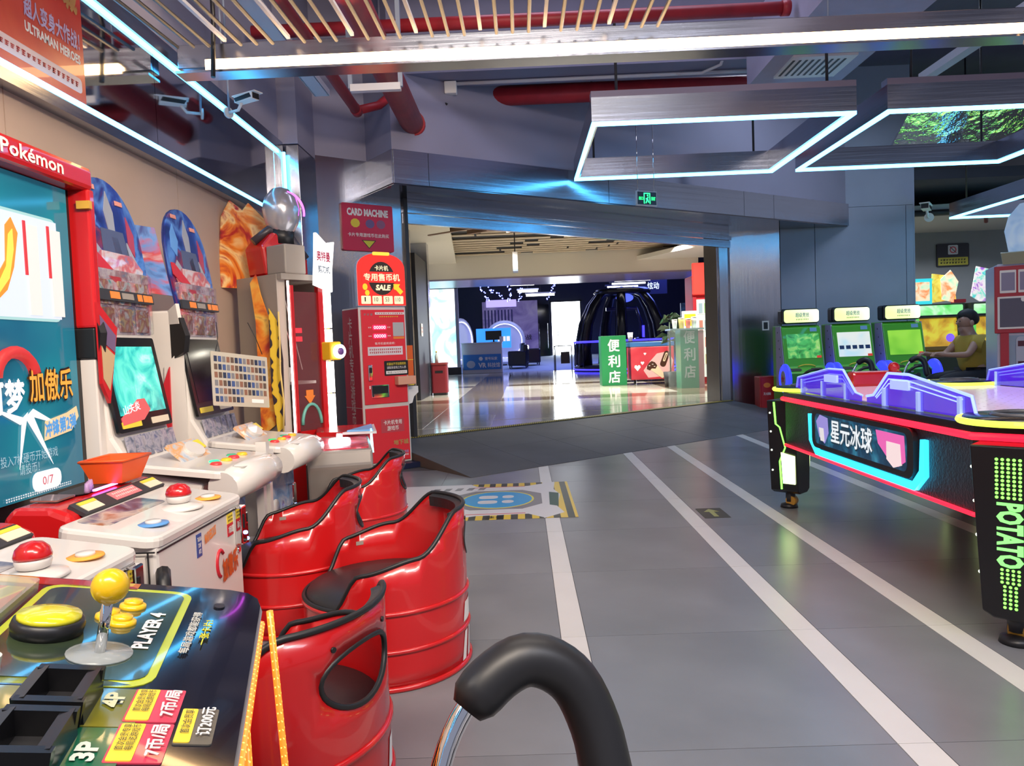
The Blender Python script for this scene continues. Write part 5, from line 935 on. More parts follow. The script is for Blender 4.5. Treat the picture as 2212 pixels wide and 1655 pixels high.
plate('card_holder', rect(.24, .09, .01, -.17, .35), PO, U, VV, .014, mat('holder clear', (.6, .6, .5), .06, alpha=.4), cp_); on('card_holder_print', [(-.28, .32), (-.06, .32), (-.06, .385), (-.28, .385)], ramp_mat('gold red print', [(.35, (.45, .05, .03)), (.5, (.55, .15, .04)), (.55, (.6, .5, .05)), (.8, (.3, .3, .05))], 6, 0, 0, .2, kind='wave', coat=.4), .003)
on('white_lever', rect(.05, .03, .012, -.36, .27), WHITE, .02)
# body below and rope light along the front edge
bb = [pt(-1.0, .03), pt(-.03, .03), pt(-.03, .6), pt(-1.0, .6)]
vs = [V((p.x, p.y, 0)) for p in bb]+[p-NN*.014 for p in bb]
pd('cabinet_body', vs, [(3, 2, 1, 0), (4, 5, 6, 7), (0, 1, 5, 4), (1, 2, 6, 5), (2, 3, 7, 6), (3, 0, 4, 7)], mat('dark red cabinet', (.06, .015, .01), .3), cp_)
ROPE = glow('amber rope led', (1, .36, .06), 6); ROPEC = mat('amber rope cover', (.8, .25, .04), .3, emit=(1, .16, .01), es=1.6)
def rope(nm, p, q, n, r=.005):
    tube(nm, [p, q], r*.95, ROPEC, cp_, n=6); bm = bmesh.new()
    for k in range(n): bmesh.ops.create_icosphere(bm, subdivisions=1, radius=r, matrix=Matrix.Translation(p.lerp(q, (k+.5)/n)))
    from_bm(nm+'_lamps', bm, ROPE, cp_)['kind'] = 'stuff'
rope('rope_light', pt(-.1, -.006, -.016), pt(-.95, -.006, -.016), 60)
g0, g1 = pt(-.055, .0, -.02), pt(-.055, .0, -.02); g1.z = .05; rope('rope_light_post', g0+V((.01, .02, 0)), V((g0.x+.035, g0.y+.03, .05)), 46, .006)
rope('rope_light_post', pt(-.36, .0, -.02)+V((.0, 0, 0)), V((pt(-.36, 0).x, pt(-.36, 0).y, .05)), 46, .006)

# ================================================================ stool with padded hoop back
def hoop_stool(loc, rz, label, s=1.0):
    t = thing('hoop_stool', label, 'stool', loc, rz, 'chrome stools with padded hoop backs')
    H = [(-.18, .0, .38), (-.16, .03, .47), (-.13, .07, .57), (-.1, .1, .655), (-.055, .115, .71), (.0, .12, .735), (.05, .115, .71), (.075, .1, .655), (.088, .07, .57), (.13, .03, .47), (.18, 0, .38)]
    # smooth the hoop
    C = []
    for i in range(len(H)-1):
        p0, p1, p2, p3 = V(H[max(0, i-1)]), V(H[i]), V(H[i+1]), V(H[min(len(H)-1, i+2)])
        for k in range(5):
            q = k/5; C.append(.5*((2*p1)+(-p0+p2)*q+(2*p0-5*p1+4*p2-p3)*q*q+(-p0+3*p1-3*p2+p3)*q**3))
    C.append(V(H[-1]))
    tube('chrome_hoop', C, .0115, CHROME, t, n=12)
    P = C[18:43]; n = len(P); tube('padded_grip', [p+V((0, -.006, 0)) for p in P], [.012+.0185*min(1, min(k, n-1-k)/2+.4) for k in range(n)], VINYL, t, n=16)
    lathe('seat', [(.001, .37), (.16, .37), (.175, .385), (.17, .42), (.11, .435), (.001, .438)], VINYL, t, n=36); lathe('seat_ring', [(.17, .365), (.19, .37), (.19, .385), (.17, .39)], CHROME, t, n=36)
    cyl('column', (0, 0, .03), (0, 0, .37), .03, CHROME, t, n=20); lathe('base', [(.001, 0), (.21, 0), (.2, .012), (.06, .03), (.04, .06), (.001, .06)], CHROME, t, n=36); tube('foot_ring', [(.14*math.cos(a*math.pi/12), .14*math.sin(a*math.pi/12), .2) for a in range(24)], .009, CHROME, t, n=8, closed=True)
    return t
hs0 = hoop_stool((.022, .74, .0), math.radians(16), 'chrome stool with black padded hoop back at the bottom edge')
# ================================================================ air hockey table
HX0, HX1, HY0, HY1, HZ = 1.62, 2.9, 2.5, 4.85, .76
hk = thing('air_hockey_table', 'black air hockey table with neon red, green and purple edges', 'air hockey table', ((HX0+HX1)/2, (HY0+HY1)/2, 0))
a, b = (HX1-HX0)/2, (HY1-HY0)/2
NRED = glow('neon red', (1, .01, .03), 3); NGRN = glow('neon green', (.18, 1, .08), 3.4); NLIM = glow('neon lime', (.75, 1, .08), 1.7); NPUR = glow('neon purple', (.14, .05, 1), 2.2); NCYA = glow('neon cyan', (.03, .6, 1), 2.2)
cut = .2
ring = [(-a+cut, -b), (a-cut, -b), (a, -b+cut), (a, b-cut), (a-cut, b), (-a+cut, b), (-a, b-cut), (-a, -b+cut)]
PERF = bump_mat('perforated black side', (.02, .02, .03), .35, 0, 90, (1, 1, 1), .4, dist=.01)
prism('top_frame', ring, 'z', HZ-.06, HZ, mat('hockey black', (.008, .008, .012), .25), hk, bev=.006)
prism('skirt', [(x*.985, y*.99) for x, y in ring], 'z', .43, HZ-.06, PERF, hk)
pf = [(-a+cut+.02, -b+.09), (a-cut-.02, -b+.09), (a-.1, -b+cut+.02), (a-.1, b-cut-.02), (a-cut-.02, b-.09), (-a+cut+.02, b-.09), (-a+.1, b-cut-.02), (-a+.1, -b+cut+.02)]
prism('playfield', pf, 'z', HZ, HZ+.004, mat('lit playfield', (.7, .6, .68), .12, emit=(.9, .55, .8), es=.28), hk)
# rows of air holes in the playfield
vs, fs = [], []
for i in range(16):
    for j in range(30):
        x, y = -a+.2+.062*i*(2*a-.4)/.93, -b+.2+(2*b-.4)*j/29; k = len(vs); r = .004
        vs += [(x-r, y-r, HZ+.0046), (x+r, y-r, HZ+.0046), (x+r, y+r, HZ+.0046), (x-r, y+r, HZ+.0046)]; fs.append((k, k+1, k+2, k+3))
pd('air_holes', vs, fs, mat('hole grey', (.3, .25, .3), .6), hk)['kind'] = 'stuff'
def loop(name, pts, z, r, m): return tube(name, [(x, y, z) for x, y in pts], r, m, hk, n=8, closed=True, smooth=False)
loop('red_edge', [(x*1.004, y*1.003) for x, y in ring], HZ-.045, .014, NRED); loop('red_edge_lower', [(x*.99, y*.993) for x, y in ring], .425, .009, NRED)
def border(name, pts, m, z=HZ+.02): tube(name, [(x, y, z) for x, y in pts], .013, m, hk, n=8, smooth=False)
border('lime_rail', [(a-cut-.1, b-.07), (-a+cut+.1, b-.07)], NLIM); border('lime_rail', [(-a+cut+.1, -b+.07), (a-cut-.1, -b+.07)], NLIM)
for sx, sy in ((-1, 1), (1, 1), (-1, -1), (1, -1)):
    c = V((sx*(a-.17), sy*(b-.17), 0)); lathe('corner_disc', [(.001, 0), (.19, 0), (.2, .012), (.19, .028), (.001, .03)], mat('hockey black', (.008, .008, .012), .25), hk, n=36, c=(c.x, c.y, HZ)); tube('lime_arc', [(c.x+.205*math.cos(math.radians(q)), c.y+.205*math.sin(math.radians(q)), HZ+.012) for q in range(0, 360, 12)], .012, NLIM, hk, n=6, closed=True, smooth=False)
    tube('corner_slot', [(c.x+.1*math.cos(math.radians(q)), c.y+.1*math.sin(math.radians(q)), HZ+.031) for q in range(0, 360, 15)], .01, mat('dull grey rim', (.08, .08, .09), .3), hk, n=6, closed=True)
for sy in (-1, 1): box('goal', -.16, .16, sy*(b-.05)-.05, sy*(b-.05)+.05, HZ, HZ+.1, RED, hk, bev=.02)
ball('puck_lamp', (.1, b-.1, HZ+.12), .035, RED, hk, n=12)
# acrylic guards on both long sides
ACR = mat('purple acrylic', (.06, .02, .45), .06, emit=(.10, .02, 1), es=.5, alpha=.7)
ACE = glow('acrylic edge light', (.22, .3, 1), 2.4)
shape = [(.0, .01), (.02, .085), (.34, .15), (.47, .15), (.57, .04), (.62, .03), (.62, .0), (.0, .0)]
for side in (-1, 1):
    for k, mir in ((0, 1), (1, -1)):
        base = V((side*(a-.06), (b-.27) if mir > 0 else (-b+.27), HZ+.005)); u = V((0, -mir, 0)); sh2 = [(x*1.42, z) for x, z in shape]
        if (u.cross(Z_)).x*side < 0: pass
        plate('guard', sh2, base, u, Z_, .008, ACR, hk)
        tube('guard_edge', [base+u*x+Z_*z for x, z in sh2[:6]], .0065, ACE, hk, n=6, smooth=False); tube('guard_line', [base+u*(.06+x*.9)+Z_*(z*.82) for x, z in sh2[1:5]], .0035, ACE, hk, n=6, smooth=False); tube('guard_line', [base+u*(.1+x*.84)+Z_*(z*.68) for x, z in sh2[1:5]], .003, ACE, hk, n=6, smooth=False)
        for q in (.1, .4, .7): box('guard_clip', base.x-.01, base.x+.014, (base+u*q).y-.012, (base+u*q).y+.012, HZ, HZ+.085, mat('pale clip', (.45, .55, .95), .15, emit=(.3, .45, 1), es=.5), hk, bev=.003)
        plate('guard_plaque', rect(.16, .04, .004, .55, .1), base+V((side*.006-.004, 0, 0)), u, Z_, .012, mat('plaque clear', (.5, .6, 1), .15, emit=(.3, .4, 1), es=.8), hk)
# lit picture on the side towards the aisle
so = V((-a*.985, -.07, 0)); su = V((0, -1, 0))
def sd(name, pts, m, h, base=0): return plate(name, pts, so, su, Z_, h, m, hk, base=base)
# the side faces -x: u x z must point to -x
art_y0 = .0
sd('neon_frame', [(-.62, .66), (-.59, .66), (-.585, .53), (-.5, .47), (.5, .47), (.56, .53), (.57, .66), (.6, .66), (.6, .51), (.52, .44), (-.52, .44), (-.61, .51)], NCYA, .02); sd('picture_bezel', rect(1.08, .215, .05, -.02, .59), BLACK, .022)
sd('picture', rect(.98, .165, .03, -.02, .59), ramp_mat('space picture', [(.3, (.005, .012, .03)), (.5, (.01, .05, .10)), (.62, (.02, .12, .2)), (.8, (.04, .25, .35))], 7, 4, 1, .15, es=.8), .023)
sd('violet_patch', [(-.49, .63), (-.44, .67), (-.34, .66), (-.33, .58), (-.38, .52), (-.45, .55)], glow('picture violet', (.35, .3, .75), .8), .025); sd('white_patch', [(-.45, .6), (-.39, .6), (-.38, .53), (-.43, .53)], glow('picture pale', (.85, .8, .8), .8), .026); sd('pink_patch', [(.2, .66), (.45, .66), (.46, .55), (.4, .52), (.3, .55), (.22, .6)], glow('picture pink', (.9, .15, .5), .8), .025); sd('pale_patch', [(.3, .62), (.42, .62), (.43, .53), (.36, .51), (.3, .54)], glow('picture cream', (.95, .75, .75), .85), .026)
text('lettering', '星元冰球', so+su*-.06+Z_*.6+V((-.024, 0, 0)), su, Z_, .48, .14, glow('title dark', (.02, .08, .14), .3), hk, bold=.12, base=.001); text('lettering', '星元冰球', so+su*-.06+Z_*.6+V((-.026, 0, 0)), su, Z_, .46, .12, glow('title white', (.8, .85, .88), .95), hk, bold=.02, base=.002)
# four corner legs
def leg(sx, sy):
    ang = math.atan2(sx*.72, -sy*.72)                    # local -y points outward
    L = bpy.data.objects.new('leg', None)
    M = Matrix.Translation((sx*(a-.07), sy*(b-.07), 0)) @ Matrix.Rotation(ang, 4, 'Z')
    def pl(name, pts, o, u, v, t, m, parent, base=0):
        ob = plate(name, pts, o, u, v, t, m, parent, base=base); return ob
    core = [(-.12, .7), (-.085, .12), (-.05, .1), (.05, .1), (.085, .12), (.12, .7)]
    lg = prism('leg', [(x, z) for x, z in core], 'y', -.08, .1, mat('leg black', (.008, .008, .01), .3), hk, bev=.006); lg.matrix_local = M
    ch = []
    dots = bmesh.new()
    for r in range(10):
        for c_ in range(5): bmesh.ops.create_circle(dots, cap_ends=True, segments=8, radius=.0055, matrix=Matrix.Translation((-.038+.017*c_, -.0825, .655-.0145*r)) @ Matrix.Rotation(math.pi/2, 4, 'X'))
    for r in range(10):
        for c_ in range(4 if r < 4 else 3): bmesh.ops.create_circle(dots, cap_ends=True, segments=8, radius=.0052, matrix=Matrix.Translation((-.024+.0165*c_+(.008 if r >= 4 else 0), -.0825, .275-.0145*r)) @ Matrix.Rotation(math.pi/2, 4, 'X'))
    from_bm('lit_dots', dots, NGRN, lg)['kind'] = 'stuff'
    text('lettering', 'POTATO', (0, -.0815, .395), (0, 0, -1), (1, 0, 0), .225, .08, glow('potato green', (.25, 1, .2), 1.5), lg, bold=.045, base=.001)
    for s in (-1, 1):
        tube('neon_zigzag', [(s*.122, -.03, .69), (s*.112, -.025, .55), (s*.108, .0, .53), (s*.1, .03, .4), (s*.096, -.01, .31), (s*.088, -.005, .13)], .006, NGRN, lg, n=6, smooth=False); tube('neon_line', [(s*.122, .07, .68), (s*.112, .075, .45)], .005, glow('neon pale lime', (.7, 1, .35), 3), lg, n=6, smooth=False)
        plate('lit_panel', [(-.04, 0), (.04, .0), (.045, .18), (-.045, .2)], (s*.094, .05, .17), V((0, s, 0)), V((s*.06, 0, 1)), .006, glow('lit panel lime', (.75, 1, .35), 4), lg)
        for z in (.25, .38, .5, .62): ball('stud', (s*(.0795+.06*z), -.06, z), .006, glow('stud white', (.9, 1, .8), 3), lg, n=8)
    cyl('caster_stem', (0, .01, .04), (0, .01, .11), .03, DARK, lg, n=12); cyl('caster_wheel', (-.025, .02, .045), (.025, .02, .045), .032, mat('caster amber', (.5, .25, .03), .4), lg, n=16); lathe('level_foot', [(.001, 0), (.055, 0), (.05, .02), (.02, .03), (.001, .03)], BLACK, lg, n=20, c=(0, .0, 0))
for sx, sy in ((-1, -1), (-1, 1), (1, -1), (1, 1)): leg(sx, sy)
# lamps of the neon so that the floor picks up their colour come from the neon parts themselves

# ================================================================ three small green racing machines
GRC = mat('racing green', (.08, .42, .03), .35, coat=.3); GRD = mat('racing dark green', (.03, .13, .03), .4); LILAC = mat('lilac side', (.38, .36, .55), .4)
def racer(x, label, scr):
    t = thing('racing_machine', label, 'arcade machine', (x, 9.75, 0), 0, 'small green racing machines')
    w = .26
    prism('cabinet', [(.0, 0), (.0, .48), (-.06, .62), (.08, .7), (.2, 1.22), (.28, 1.25), (.55, 1.25), (.55, 0)], 'x', -w, w, GRC, t, bev=.012)
    for s in (-1, 1): prism('side_panel', [(.03, .5), (.1, .7), (.22, 1.24), (.4, 1.24), (.4, .4)], 'x', s*w-.008, s*w+.008, LILAC, t)
    for k in range(5): plate('side_star', [(.012*math.cos(q)*(1 if j % 2 else .45), .012*math.sin(q)*(1 if j % 2 else .45)) for j, q in enumerate([math.pi*2*i/10 for i in range(10)])], (-w-.009, .2+.03*k, .72+.11*k), -Y_, Z_, .003, DARK, t)
    sv = V((0, .115, .5)).normalized(); so_ = V((0, .095, .735))
    plate('screen', rect(.43, .33, .006, .01, .24), so_, X_, sv, .012, scr, t)
    plate('screen_badge', rect(.06, .03, 0, .2, .09), so_, X_, sv, .014, glow('badge red', (.75, .06, .04), .7), t); plate('top_badge', rect(.09, .05, 0, .16, .46), so_, X_, sv, .008, mat('pale blue badge', (.2, .42, .65), .4), t)
    tube('arch_line', [(.12*math.cos(math.radians(q))+.02, .065, .685+.04*math.sin(math.radians(q))) for q in range(20, 161, 20)], .008, STICKY, t, n=6)
    for sx in (-.15, .13): plate('speaker_slot', rect(.16, .06, .03, sx, .0), (0, .01, .655), X_, V((0, .5, .3)), .012, BLACK, t)
    cyl('coin_knob', (-.0, -.03, .6), (-.0, -.05, .6), .022, mat('pale knob', (.5, .55, .5), .3), t, n=12); box('lower_panel', -.2, .25, -.012, 0, .12, .42, mat('pale grey panel', (.35, .4, .45), .4), t)
    box('sign_case', -.25, .25, .2, .38, 1.27, 1.47, mat('sign black case', (.01, .012, .015), .3), t, bev=.03); plate('sign_face', rect(.46, .17, .035, .01, 1.37), (0, .2, 0), *F_, .008, ramp_mat('pale lime sign', [(.3, (.62, .85, .2)), (.55, (.95, 1, .7)), (.8, (1, 1, .9))], 2, 0, 0, .3, es=1.25), t); text('lettering', '超级竞技', (.02, .191, 1.385), *F_, .18, .06, mat('blue sign print', (.15, .25, .5), .4), t, bold=.02); blocks('print', 8, (.02, .191, 1.325), X_, Z_, .17, .03, mat('grey lime print', (.4, .5, .25), .5), t)
    for s in (-1, 1):
        lathe('side_wheel', [(.001, -.025), (.175, -.025), (.195, -.012), (.195, .012), (.175, .025), (.001, .025)], glow('blue wheel light', (.02, .03, 1), 2.4), t, n=28, c=(s*(w+.034), -.02, .55), ax='x'); plate('wheel_hub', ell(.09, .11, 0, 0), (s*(w+.06), -.02, .55), Y_*s, Z_, .006, mat('hub grey', (.4, .42, .48), .4), t)
        plate('wheel_star', [(.055*math.sin(q)*(1 if j % 2 == 0 else .42), .055*math.cos(q)*(1 if j % 2 == 0 else .42)) for j, q in enumerate([math.pi*2*i/10 for i in range(10)])], (s*(w+.066), -.02, .55), Y_*s, Z_, .004, REDP, t)
    tube('steering_wheel', [(.15*math.cos(q), -.2-.06*math.sin(q), .55+.12*math.sin(q)) for q in [2*math.pi*k/24 for k in range(24)]], .018, BLACK, t, n=8, closed=True); cyl('steering_column', (0, -.2, .55), (0, .0, .5), .03, DARK, t, n=10)
    return t
S1 = ramp_mat('green race screen', [(.3, (.02, .12, .03)), (.5, (.06, .35, .08)), (.65, (.25, .5, .12)), (.8, (.5, .45, .3))], 7, 5, 1.5, .15, es=.9)
S2 = ramp_mat('pale menu screen', [(.3, (.35, .55, .6)), (.55, (.6, .62, .55)), (.8, (.7, .65, .5))], 3, 2, .5, .15, es=.9)
S3 = ramp_mat('lime field screen', [(.3, (.12, .4, .03)), (.6, (.25, .55, .05)), (.85, (.3, .6, .1))], 3, 1, .5, .15, es=.9)
racer(3.72, 'green racing machine beside the steel panel, its screen showing a track', S1)
m2 = racer(4.39, 'middle green racing machine with a pale menu on its screen', S2); racer(5.06, 'green racing machine at the wall corner with a lime field screen', S3)
so_, sv = V((0, .095, .735)), V((0, .115, .5)).normalized()
for k in range(5): plate('menu_card', rect(.06, .05, 0, -.16+.085*k, .2), so_, X_, sv, .015, mat('menu card navy', (.03, .07, .16), .3), m2)
for k, x in enumerate((3.98, 4.62, 5.35)): dup(hs0, (x, 8.75, 0), math.radians((-38, -30, -34)[k]), ('left', 'middle', 'right')[k]+' one of the three hoop back stools before the racing machines').scale = (1.08, 1.08, 1.08)
# red fire box by the steel panel
fb = thing('fire_cabinet', 'low red fire extinguisher cabinet by the steel panel', 'cabinet', (3.5, 10.55, .055))
box('body', -.19, .19, -.12, .12, 0, .5, mat('fire red', (.4, .015, .02), .35), fb, bev=.01); box('door', -.17, .17, -.13, -.12, .03, .47, mat('fire red door', (.45, .02, .03), .35), fb); plate('emblem', ell(.05, .035, -.09, .38, 16), (0, -.13, 0), *F_, .002, STICKO, fb); text('lettering', '灭火器箱', (-.09, -.13, .26), *F_, .1, .04, WHITEP, fb); text('lettering', '火警119', (.09, -.13, .22), *F_, .1, .03, mat('dim white print', (.4, .3, .3), .5), fb)

# ================================================================ red and white toy machine at the right edge
tm = thing('toy_machine', 'red and white prize machine with framed windows at the right edge', 'arcade machine', (4.2, 6.25, 0), math.radians(-24))
RW = mat('toy red', (.42, .02, .04), .4); PW = mat('pale lilac plastic', (.5, .48, .6), .35); WIN = mat('dim window', (.12, .11, .15), .1)
box('cabinet', -.2, .8, 0, .6, .7, 1.64, PW, tm, bev=.01); box('upper_face', -.22, .8, -.02, 0, 1.06, 1.62, RW, tm, bev=.006)
for k in range(6): plate('window_frame', rect(.115, .19, .006, -.125+.13*k, 1.49), (0, -.02, 0), *F_, .006, WHITEP, tm); plate('small_window', rect(.095, .15, 0, -.125+.13*k, 1.49), (0, -.026, 0), *F_, .002, mat('lilac window', (.3, .27, .38), .1), tm)
for x in (-.02, .36): plate('window_frame', rect(.36, .27, .006, x, 1.23), (0, -.02, 0), *F_, .008, WHITEP, tm); plate('large_window', rect(.33, .24, 0, x, 1.23), (0, -.028, 0), *F_, .002, WIN, tm); plate('window_hook', ell(.016, .022, x, 1.34), (0, -.03, 0), *F_, .004, WHITEP, tm)
plate('lower_face', [(-.12, .72), (.8, .72), (.8, 1.04), (-.12, 1.04)], (0, 0, 0), *F_, .01, mat('teal lilac face', (.25, .33, .45), .4), tm); box('red_post', -.18, -.12, -.02, .02, .7, 1.06, RW, tm)
plate('blister', rect(.34, .28, .03, .1, .89), (0, -.01, 0), *F_, .012, mat('blister pale', (.42, .44, .55), .15, coat=.5), tm)
for x, z in ((-.02, .97), (.22, .97), (-.02, .8), (.22, .8)): plate('slot', rect(.075, .045, 0, x, z), (0, -.022, 0), *F_, .002, mat('slot maroon', (.08, .01, .03), .3), tm)
plate('bottle_shape', [(.06, .75), (.14, .75), (.145, .87), (.12, .91), (.11, .98), (.09, .98), (.08, .91), (.055, .87)], (0, -.022, 0), *F_, .006, mat('bottle red print', (.45, .06, .1), .3), tm); plate('bottle_core', rect(.03, .09, .01, .1, .81), (0, -.029, 0), *F_, .003, mat('bottle core', (.4, .38, .4), .3), tm)
prism('console', [(-.55, .5), (-.55, .66), (-.1, .76), (.0, .76), (.0, .0), (-.4, 0)], 'x', -.2, .8, PW, tm, bev=.012); plate('console_red', [(-.2, .02), (-.02, .02), (.1, .25), (-.08, .45), (-.2, .45)], (0, -.55, .665), X_, V((0, .45, .1)), .008, RW, tm); lathe('green_dome', [(.09, 0), (.085, .03), (.05, .06), (.001, .07)], mat('pale green dome', (.3, .5, .28), .3), tm, c=(-.05, -.35, .71)); box('green_knob', .02, .08, -.25, -.19, .74, .82, mat('lime knob', (.45, .6, .15), .35), tm, bev=.01)
box('lower_cabinet', -.2, .8, .0, .6, 0, .72, PW, tm)
plate('title_board', [(-.16, 0), (.8, .0), (.8, .1), (-.18, .1)], (0, -.01, 1.64), X_, V((0, -.4, 1)), .02, mat('title board', (.35, .36, .25), .4), tm); text('lettering', '欢乐扭蛋', (.1, -.03, 1.69), X_, V((0, -.4, 1)), .35, .06, mat('gold print', (.5, .42, .12), .4), tm)
PALE = ramp_mat('pale blue cut out', [(.35, (.3, .5, .75)), (.6, (.55, .7, .85)), (.8, (.75, .8, .85))], 5, 2, .8, .4, es=.25)
plate('cutout_board', [(-.1, 0), (.1, .0), (.3, .06), (.4, .3), (.4, .62), (.2, .58), (.1, .42), (-.02, .4), (-.1, .3), (-.13, .18)], (0, .1, 1.74), X_, Z_, .02, PALE, tm); plate('cutout_red', [(.1, .0), (.25, .04), (.25, .25), (.18, .3), (.12, .16)], (0, .078, 1.74), X_, Z_, .012, RW, tm); plate('cutout_lime', [(.05, .36), (.25, .55), (.4, .58), (.4, .8), (.2, .72)], (0, .09, 1.74), X_, Z_, .016, mat('lime cut out', (.5, .7, .1), .4, emit=(.5, .75, .1), es=.4), tm)

# ================================================================ fish machines far right
def fish(x, label, g):
    t = thing('fish_machine', label, 'arcade machine', (x, 12.6, 0), 0, 'bright green and yellow machines')
    GG = glow('fish green light', (.15, .75, .12), .8)
    prism('cabinet', [(-.0, 0), (-.05, .7), (.2, .78), (.3, 1.3), (.1, 1.35), (.1, 1.56), (.7, 1.56), (.7, 0)], 'x', -.42, .42, mat('fish body', (.05, .06, .04), .4), t)
    plate('marquee', rect(.76, .17, .02, 0, 1.45), (0, .1, 0), *F_, .012, ramp_mat('marquee light', [(.3, (.1, .65, .1)), (.5, (.3, .85, .3)), (.7, (.75, .95, .7))], 3, 2, 1, es=.9), t); box('marquee_rail', -.43, .43, .06, .12, 1.33, 1.37, DARK, t); plate('play_window', rect(.72, .52, .01, 0, 1.06), (0, .12, 0), (1, 0, 0), (0, .1, 1), .01, ramp_mat('yellow play field', [(.3, (.3, .12, .02)), (.48, (.6, .35, .03)), (.6, (.7, .6, .05)), (.75, (.4, .6, .08))], 3, 3, .8, es=.85), t)
    for s in (-1, 1): box('side_light', s*.4-.025, s*.4+.025, .05, .1, .75, 1.32, GG, t)
    box('amber_shelf', -.4, .4, -.05, .12, .78, .84, mat('amber shelf', (.4, .2, .05), .3), t); lathe('violet_badge', [(.001, 0), (.07, 0), (.07, .01), (.001, .012)], glow('violet badge light', (.2, .1, .9), 1.2), t, c=(.2, .15, .98), ax='y')
    for k, (m_, pts_) in enumerate(g): plate('topper_print', pts_, (0, .25-.02*k, 1.58), X_, Z_, .02, m_, t)
    box('red_lamp', .3, .5, .2, .3, 1.57, 1.63, REDP, t)
    return t
OG = ramp_mat('topper orange light', [(.35, (.9, .3, .1)), (.55, (.95, .75, .5)), (.75, (.3, .8, .5))], 7, 3, 1, es=.9); YG = ramp_mat('topper gold light', [(.35, (.6, .35, .02)), (.6, (.9, .7, .1)), (.8, (.2, .6, .2))], 9, 3, 1, es=.8); CG = glow('topper cyan light', (.05, .75, .85), .9); PG = ramp_mat('topper violet light', [(.35, (.3, .1, .5)), (.5, (.85, .7, .7)), (.65, (.1, .6, .45)), (.8, (.1, .3, .8))], 8, 3, 1, es=.9)
fish(7.1, 'green and yellow machine with orange topper left of the seated person', [(YG, [(-.1, 0), (.35, .05), (.3, .45), (-.05, .5)]), (OG, [(.1, .05), (.3, .0), (.38, .35), (.25, .55), (.08, .4)]), (CG, [(-.42, -.02), (-.08, -.02), (-.08, .42), (-.42, .42)]), (OG, [(-.38, .04), (-.13, .04), (-.13, .36), (-.38, .36)])])
fish(8.05, 'green and yellow machine with violet topper right of the seated person', [(PG, [(-.35, .1), (-.2, .0), (.0, .0), (.05, .25), (-.05, .55), (-.25, .6), (-.3, .35)])])
fish(6.12, 'green lit machine half hidden behind the grey wall corner', [(CG, [(-.2, .0), (.2, .0), (.2, .4), (-.2, .4)])])
ns = thing('warning_sign', 'black and yellow no tapping sign on the far wall', 'sign', (8.35, 14.49, 2.55)); plate('board', rect(.62, .44, .03), (0, 0, 0), *F_, .02, mat('sign black', (.012, .012, .02), .4), ns); plate('yellow_band', rect(.57, .15, .01, 0, -.12), (0, -.02, 0), *F_, .003, mat('sign olive yellow', (.45, .4, .04), .4), ns); plate('white_square', rect(.19, .18, .02, 0, .1), (0, -.02, 0), *F_, .003, mat('sign pale', (.5, .52, .55), .4), ns); tube('ring_mark', [(.055*math.cos(q), -.025, .1+.055*math.sin(q)) for q in [math.pi*2*k/20 for k in range(20)]], .008, REDP, ns, n=6, closed=True); bars('slash_mark', [((-.06, -.024, .16), (.06, -.024, .04))], .006, .01, BLACK, ns); blocks('print', 9, (0, -.023, -.12), X_, Z_, .5, .11, BLACK, ns, rows=2)
al = thing('ceiling_alarm', 'tiny dark red sprinkler head under the pale coving', 'sprinkler', (7.7, 12.4, 3.0)); lathe('head', [(.001, -.16), (.03, -.15), (.03, -.05), (.012, 0)], mat('maroon head', (.15, .02, .03), .4), al, n=12); lathe('plate', [(.001, -.01), (.05, -.01), (.05, 0), (.001, 0)], DARK, al, n=14)

ft = thing('fish_table', 'long lit fishing game table mirrored in the ceiling foil', 'arcade machine', (7.3, 9.5, 0))
prism('cabinet', rect(2.2, 1.1, .15), 'z', 0, .7, DARK, ft); prism('screen', rect(1.9, .85, .05), 'z', .7, .72, ramp_mat('fish table picture', [(.3, (.02, .1, .5)), (.45, (.1, .6, .2)), (.6, (.8, .7, .1)), (.75, (.1, .8, .3))], 3, 3, 1, es=2.2), ft); tube('neon_rim', [(x, y, .71) for x, y in rect(2.15, 1.05, .14)], .02, NGRN, ft, n=6, closed=True)

# ================================================================ seated person
hsx = dup(hs0, (4.88, 8.0, 0), math.radians(-90), 'hoop back stool under the seated person'); hsx.scale = (1.2, 1.2, 1.2)
pr = thing('person', 'seated person in a yellow t-shirt leaning towards a machine, seen from the side', 'person', (4.84, 8.0, 0))
def skin(name, chains, m, parent, sub=1):
    vs, rs, es = [], [], []; idx = {}
    for ch in chains:
        prev = None
        for (x, y, z, r) in ch:
            key = (round(x, 4), round(y, 4), round(z, 4))
            if key not in idx: idx[key] = len(vs); vs.append((x, y, z)); rs.append(r)
            if prev is not None: es.append((prev, idx[key]))
            prev = idx[key]
    me = bpy.data.meshes.new(name); me.from_pydata(vs, es, []); me.materials.append(m)
    o = link(name, me, None, parent); sk = o.modifiers.new('skin', 'SKIN'); sk.use_smooth_shade = True
    lay = me.skin_vertices[0].data if len(me.skin_vertices) else None
    if lay is None:
        bm = bmesh.new(); bm.from_mesh(me); bm.verts.layers.skin.verify(); bm.to_mesh(me); bm.free(); lay = me.skin_vertices[0].data
    for k, r in enumerate(rs): q = r if isinstance(r, tuple) else (r, r); lay[k].radius = q
    lay[0].use_root = True
    sb = o.modifiers.new('sub', 'SUBSURF'); sb.levels = sub; sb.render_levels = 2; return o
SKIN = mat('skin', (.42, .24, .17), .5)
